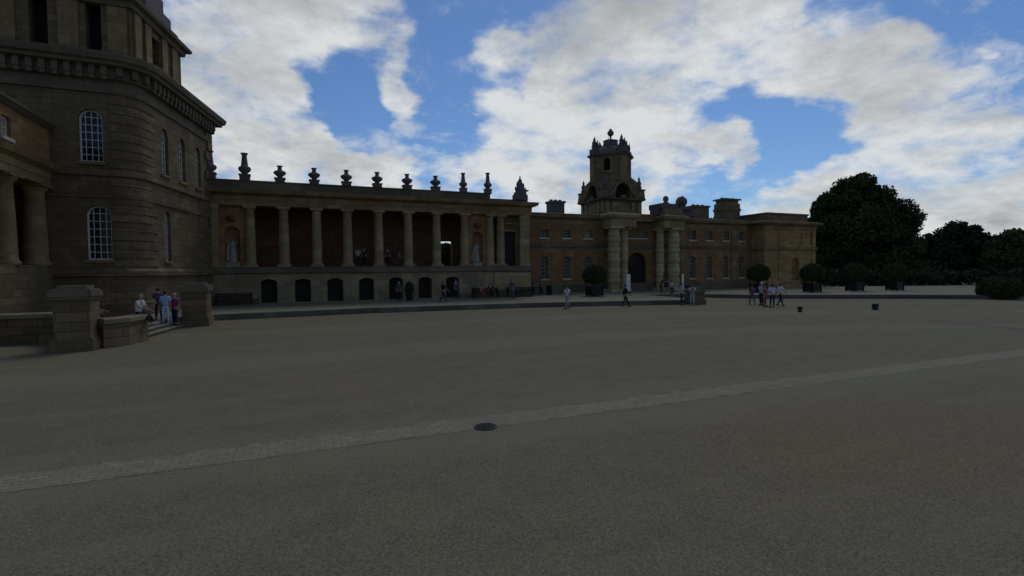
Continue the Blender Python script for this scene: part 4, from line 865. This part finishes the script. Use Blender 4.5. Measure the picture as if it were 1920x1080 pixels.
def topiary(loc, lab, sc_=1.0):
    t = thing('potted_topiary', loc, lab, 'topiary', 'clipped bushes in black tubs along the terrace')
    ball_leaves('crown', 1.12, .98, 1.95, 5200, .075, t, MT['leaf_box'])
    m = MB(); m.tube([(0,0,.7),(0,0,1.4)],[.09,.09],8); o=m.build('trunk',MT['bark']); o.parent=t
    m = MB(); a=.56; m.prism([(-a,-a),(a,-a),(a,a),(-a,a)],.06,.92)
    for sx in (-1,1):
        for sy in (-1,1): m.box(sx*a-.06,sx*a+.06,sy*a-.06,sy*a+.06,0,1.0)
    for z in (.12,.82): m.sweep([(-a,-a),(a,-a),(a,a),(-a,a)],[(.002,z),(.03,z),(.03,z+.1),(.002,z+.1)],True)
    o=m.build('tub',MT['planter']); o.parent=t; return t
TP = [((26.1,42.0,.35),'clipped round bush in a black tub left of the gateway'),((44.6,39.6,.35),'clipped round bush partly hidden behind the group of visitors'),
 ((49.0,36.8,.35),'clipped round bush in a black tub in front of the end block corner'),((55.0,36.4,.35),'clipped round bush in a tub, first one past the end block'),((59.9,35.3,.35),'clipped round bush in a tub against the dark trees, second past the end block')]
t0 = None
for loc,lab in TP:
    if t0 is None: t0 = topiary(loc,lab)
    else: q = dup_tree(t0,loc,0); q['label']=lab
bsh = thing('round_bush',(56.2,24.6,0),'big loose round bush at the right end of the terrace edge','bush'); ball_leaves('foliage',1.55,1.15,.8,7000,.09,bsh,MT['leaf_box']); m=MB(); m.tube([(0,0,-.05),(0,0,.8)],[.15,.1],8); o=m.build('stem',MT['bark']); o.parent=bsh
sm_ = thing('potted_shrub',(8.75,43.6,.35),'narrow dark shrub in a pot between two podium doors','shrub'); ball_leaves('foliage',.34,.6,1.0,1500,.06,sm_,MT['leaf_box']); m=MB(); m.lathe(0,0,[(.26,0),(.34,.5),(.36,.55),(.3,.56)],14); o=m.build('pot',MT['iron']); o.parent=sm_

# ------------------------------------------------------------------ street furniture
dc = thing('drain_cover',(3.06,8.6,.004),'round dark iron drain cover set in the paved strip','drain cover')
m=MB(); m.lathe(0,0,[(.0,.012),(.165,.012),(.165,.0)],28); 
for i in range(5): m.box(-.13+.0,.13,-.11+i*.055-.009,-.11+i*.055+.009,.0125,.018)
o=m.build('cover',MT['iron']); o.parent=dc
m=MB(); m.lathe(0,0,[(.21,.003),(.21,.016),(.17,.016),(.17,.003)],28); o=m.build('rim',MT['black']); o.parent=dc
def lowlight(loc,lab,s):
    t = thing('ground_light',loc,lab,'ground light','small dark lights standing on the court gravel')
    m=MB(); m.lathe(0,0,[(.2*s,0),(.2*s,.06),(.15*s,.07),(.15*s,.12)],12); o=m.build('base',MT['black']); o.parent=t
    m=MB(); m.box(-.16*s,.16*s,-.12*s,.12*s,.12,.12+.26*s); m.box(-.19*s,.19*s,-.15*s,.15*s,.12+.26*s,.15+.26*s); o=m.build('housing',MT['iron']); o.parent=t
lowlight((29.8,23.2,0),'smaller dark ground light on the gravel, left of its twin',.75); lowlight((35.5,22.1,0),'larger dark ground light on the gravel nearer the right',1.0)
def banner(loc,lab,w_,h_,rz):
    t = thing('banner_stand',loc,lab,'banner',None,rz)
    m=MB(); m.box(-w_/2,w_/2,-.012,.012,.1,h_); o=m.build('panel',MT['sign']); o.parent=t
    m=MB(); m.box(-w_/2-.03,w_/2+.03,-.13,.13,0,.09); m.box(-w_/2,w_/2,-.02,.02,h_,h_+.03); m.tube([(0,.03,.05),(0,.03,h_)],.012,6); o=m.build('stand',MT['iron']); o.parent=t
banner((33.55,47.0,.35),'tall blank white banner leaning by the left gateway columns',.62,2.0,.25)
banner((39.6,45.3,.35),'tall blank white banner behind the visitors right of the gateway',.55,1.95,.5)
def bench(loc,lab,ln,rz=0):
    t = thing('bench',loc,lab,'bench','dark benches against the podium',rz)
    m=MB()
    for i in range(4): m.box(-ln/2,ln/2,-.22+i*.12,-.12+i*.12,.42,.46)
    o=m.build('seat',MT['door']); o.parent=t
    m=MB()
    for i in range(3): m.box(-ln/2,ln/2,.26,.3,.55+i*.13,.65+i*.13)
    o=m.build('backrest',MT['door']); o.parent=t
    for sx in (-1,1):
        m=MB(); x=sx*(ln/2-.12); m.box(x-.04,x+.04,-.2,-.12,0,.42); m.box(x-.04,x+.04,.2,.28,0,.95); m.box(x-.04,x+.04,-.2,.25,.66,.7); m.box(x-.04,x+.04,-.2,-.13,.42,.66); o=m.build('leg',MT['door']); o.parent=t
bench((-4.55,44.2,.35),'dark bench against the podium near the main block, left of the arched doors',2.6)
bench((15.9,44.2,.35),'dark bench against the podium under the right niche, with two sitters',2.6)
bench((19.3,44.2,.35),'dark bench against the pale podium panel, nearest the wing',2.6)
bn = thing('litter_bin',(23.6,46.6,.35),'small black litter bin on the terrace between the colonnade end and the first tub','bin')
m=MB(); m.lathe(0,0,[(.26,0),(.3,.75),(.32,.78),(.32,.84)],16); o=m.build('body',MT['black']); o.parent=bn
m=MB(); m.lathe(0,0,[(.33,.84),(.3,.92),(.12,.98),(0,.99)],16); o=m.build('lid',MT['iron']); o.parent=bn

# ------------------------------------------------------------------ people
SK = plain('skin', (.36,.22,.16), .6, .08, 5); SKD = plain('lips', (.22,.1,.09), .6, .1); EYEM = plain('eye_dark', (.02,.015,.012), .3, .1)
HAIR = {'dark':plain('dark_hair',(.018,.013,.01),.6,.3,30),'brown':plain('brown_hair',(.06,.035,.02),.6,.3,30),'grey':plain('grey_hair',(.28,.27,.26),.6,.2,30),'fair':plain('fair_hair',(.25,.17,.08),.6,.2,30)}
SHOE = plain('shoe_dark',(.02,.018,.017),.6,.2); SHOEL = plain('shoe_pale',(.4,.39,.37),.6,.1)
STAND = dict(lh=3,rh=-3,ls=4,rs=-3); WALK = dict(lh=24,lk=6,rh=-16,rk=22,ls=-20,rs=22,le=18,re=25); SIT = dict(lh=84,rh=80,lk=84,rk=80,ls=28,rs=24,le=45,re=50,lean=6); SITOUT = dict(lh=74,rh=70,lk=38,rk=30,ls=10,rs=20,le=40,re=50,lean=12)
TALK = dict(lh=5,rh=-5,ls=25,rs=10,le=75,re=35); BEND = dict(lh=12,rh=5,ls=50,rs=40,le=20,re=30,lean=28); HIPS = dict(lh=2,rh=-6,lk=6,ls=-20,rs=-18,le=60,re=60,lout=24,rout=24)
def person(loc, face, hgt, pose, top, bot, hair, lab, shoe='dark', hat=None, group='visitors in the court', bag=None):
    """face: heading in degrees, 0 = towards the viewer side (-Y), 90 = towards +X"""
    t = thing('person', loc, lab, 'person', group, math.radians(face)); s = hgt/1.70; t.scale = (s,s,s)
    vs,fs,J = figure(pose,'body'); b = MB(); b.add(vs,fs,0,True); add_head_hands(b,J); o=b.build('body',[SK,SKD,EYEM]); o.parent=t
    vs,fs,_ = figure(pose,'top'); b = MB(); b.add(vs,fs,0,True); o=b.build('top',cloth(top)); o.parent=t
    vs,fs,_ = figure(pose,'bot'); b = MB(); b.add(vs,fs,0,True); o=b.build('trousers' if not pose.get('shorts') else 'shorts',cloth(bot)); o.parent=t
    d=(J['ht']-J['hb']).normalized(); c=J['hb'].lerp(J['ht'],.62)+Vector((0,.018,.01)); b=MB(); b.ball(c,.098,12,0,(.92,1.0,.98))
    if hair in ('brown','fair'): b.tube([c+Vector((0,.06,-.02)),c+Vector((0,.075,-.12)),c+Vector((0,.06,-.2))],[.08,.075,.04],8)
    for k,(x,y,z) in enumerate(b.v):
        if y < c.y-.035 and z < c.z+.03: b.v[k]=(x*.9, c.y-.035, z)
    o=b.build('hair',HAIR[hair]); o.parent=t
    if hat: b=MB(); b.lathe(c.x,c.y,[(.16,c.z+.03),(.155,c.z+.045),(.1,c.z+.05),(.095,c.z+.12),(.05,c.z+.14),(0,c.z+.142)],14); o=b.build('hat',cloth(hat)); o.parent=t
    for q in 'lr':
        b=MB(); an,to=J[q+'an'],J[q+'to']; dd=(to-an); b.tube([an+Vector((0,.05,-.03)),an+Vector((0,0,-.03)),an.lerp(to,.7)+Vector((0,0,-.012)),to+dd*.12],[.045,.052,.048,.03],8); o=b.build('shoe',SHOE if shoe=='dark' else SHOEL); o.parent=t
    if bag: b=MB(); c=J['che']+Vector((0,.17,-.08)); b.box(c.x-.15,c.x+.15,c.y-.08,c.y+.1,c.z-.22,c.z+.18); b.box(c.x-.1,c.x+.1,c.y+.1,c.y+.15,c.z-.18,c.z); o=b.build('rucksack',cloth(bag)); o.parent=t
    return t
WHT=(.62,.62,.6); BLK=(.015,.015,.018); NAV=(.018,.022,.05); LBL=(.26,.38,.55); GRY=(.1,.1,.11); PNK=(.32,.1,.12); MAG=(.25,.03,.14); PUR=(.07,.045,.12); RED=(.3,.05,.05); TEA=(.04,.09,.11); BRN=(.06,.04,.03); PAL=(.42,.43,.46)
sh = lambda p,**k: {**p,**k}
def onray(px, py, z): d = ray(px,py); t_=(z-EYE)/d.z; return (d.x*t_, d.y*t_, z)
def atY(px, Y, z): d = ray(px,540); return (d.x*Y/d.y, Y, z)
# left, by the steps
person((-6.25,26.0,1.12-.47),70,1.65,SITOUT,WHT,BLK,'grey','person in white shirt and dark trousers sitting on the wall end by the steps',shoe='pale')
person((-6.2,30.6,.3),190,1.62,STAND,LBL,(.42,.5,.6),'dark','person in light blue shirt and pale trousers standing with back turned on the steps',shoe='pale')
person((-6.55,30.9,.46),200,1.62,TALK,PUR,NAV,'dark','person in dark purple standing just left of the one in light blue')
person((-5.88,31.0,.15),150,1.6,STAND,MAG,NAV,'grey','person in magenta top standing just right of the one in light blue',hat=(.4,.2,.3))
person((-12.6,28.2,.46),60,1.66,SIT|dict(lean=14),BLK,BLK,'dark','person in black sitting behind the low wall at far left')
person((-12.0,28.6,.46),-40,1.6,SIT,(.16,.19,.21),GRY,'grey','person in grey blue top beside the one in black behind the low wall')
person((-8.3,27.6,.46),80,1.62,SIT,TEA,NAV,'dark','person in teal top sitting behind the short wall right of the big pier')
# along the podium
person((7.75,42.9,.35),200,1.65,STAND,(.05,.05,.052),BLK,'grey','person in dark clothes with pale hair standing before the fifth podium door')
person((10.85,40.4,.35),100,1.72,WALK,BLK,NAV,'dark','person in dark clothes walking on the terrace left of the last podium door')
person((13.0,44.1,.35),20,1.7,TALK,PUR,NAV,'grey','person in purple standing in the last podium doorway')
person((15.4,44.05,.35),10,1.62,SIT,PNK,RED,'brown','person in pink and red sitting on the bench under the right niche',group='people seated on the benches')
person((16.25,44.05,.35),-5,1.68,SIT,BLK,BLK,'dark','person in black sitting beside the one in pink on the bench',group='people seated on the benches')
person((18.6,44.05,.35),5,1.65,SIT,GRY,NAV,'grey','person in grey sitting on the bench before the pale podium panel',group='people seated on the benches')
person((17.3,41.4,.35),150,1.72,sh(STAND,long=1),(.09,.09,.1),GRY,'dark','person in dark grey standing on the terrace before the pale podium panel')
person((21.9,46.8,.35),60,1.7,TALK,BLK,BLK,'dark','person in black standing where the colonnade meets the wing')
person((22.8,46.9,.35),-60,1.64,TALK,GRY,NAV,'brown','person in grey facing the one in black at the colonnade end')
# up on the colonnade floor
person((4.85,46.2,FL),20,1.66,TALK,(.34,.34,.32),NAV,'dark','person in pale shirt up in the colonnade left of the fourth free column',group='visitors up in the colonnade')
person((5.45,46.6,FL),-30,1.7,STAND,BLK,BLK,'dark','person in black up in the colonnade beside the one in a pale shirt',group='visitors up in the colonnade')
person((7.4,46.2,FL),0,1.66,STAND,(.045,.05,.04),BLK,'brown','person in dark green up in the colonnade right of the fourth free column',group='visitors up in the colonnade')
person((8.35,46.0,FL),30,1.62,SIT|dict(lh=70,rh=70),RED,BRN,'brown','person in dark red crouched on the colonnade floor',group='visitors up in the colonnade')
# mid court
person((18.3,33.2,0),-70,1.72,sh(WALK,sleeve=.8),WHT,(.3,.3,.3),'dark','person in white shirt and pale trousers walking past the terrace edge',bag=NAV)
person((23.0,32.6,0),70,1.74,sh(WALK,long=1),BLK,BLK,'dark','person all in black walking below the gateway arch')
# group by the pedestal
person((36.3,45.0,.35),30,1.64,BEND,BLK,BLK,'dark','person in black stooping right of the gateway columns')
person((35.2,42.0,.35),0,1.65,SIT|dict(lh=60,rh=60,lk=100,rk=100),PAL,NAV,'brown','person in pale top crouching right of the gateway columns')
person((27.85,32.0,0),60,1.74,TALK,PAL,NAV,'dark','person in pale shirt and navy trousers below the right banner')
person((28.55,31.6,0),-40,1.66,BEND,(.3,.42,.46),(.35,.38,.4),'brown','person in pale blue bending beside the pedestal',shoe='pale')
person((31.2,35.2,.0),90,1.7,STAND,NAV,BLK,'dark','person in navy standing behind the pedestal')
# right-hand group
GR='visitors standing together on the right'
person((32.7,29.6,0),150,1.62,WALK,PUR,GRY,'dark','leftmost of the right group, in dark purple',group=GR,bag=(.1,.1,.12))
person((33.0,29.0,0),110,1.7,TALK,(.38,.38,.42),NAV,'grey','person in pale lilac shirt behind the one in red trousers',group=GR)
person((33.4,29.3,0),-160,1.72,STAND,(.3,.26,.22),GRY,'fair','person in beige with fair hair behind the one in red',group=GR,hat=(.45,.42,.38))
person((31.75,27.6,0),20,1.62,STAND,RED,(.28,.09,.15),'brown','person in red top and pink trousers in the right group',group=GR)
person((31.9,27.1,0),160,1.66,HIPS,(.5,.5,.58),NAV,'dark','person in white shirt and navy trousers in the right group',group=GR)
person((33.6,27.8,0),80,1.74,WALK,WHT,BLK,'dark','rightmost of the right group, white top and black trousers mid stride',group=GR)
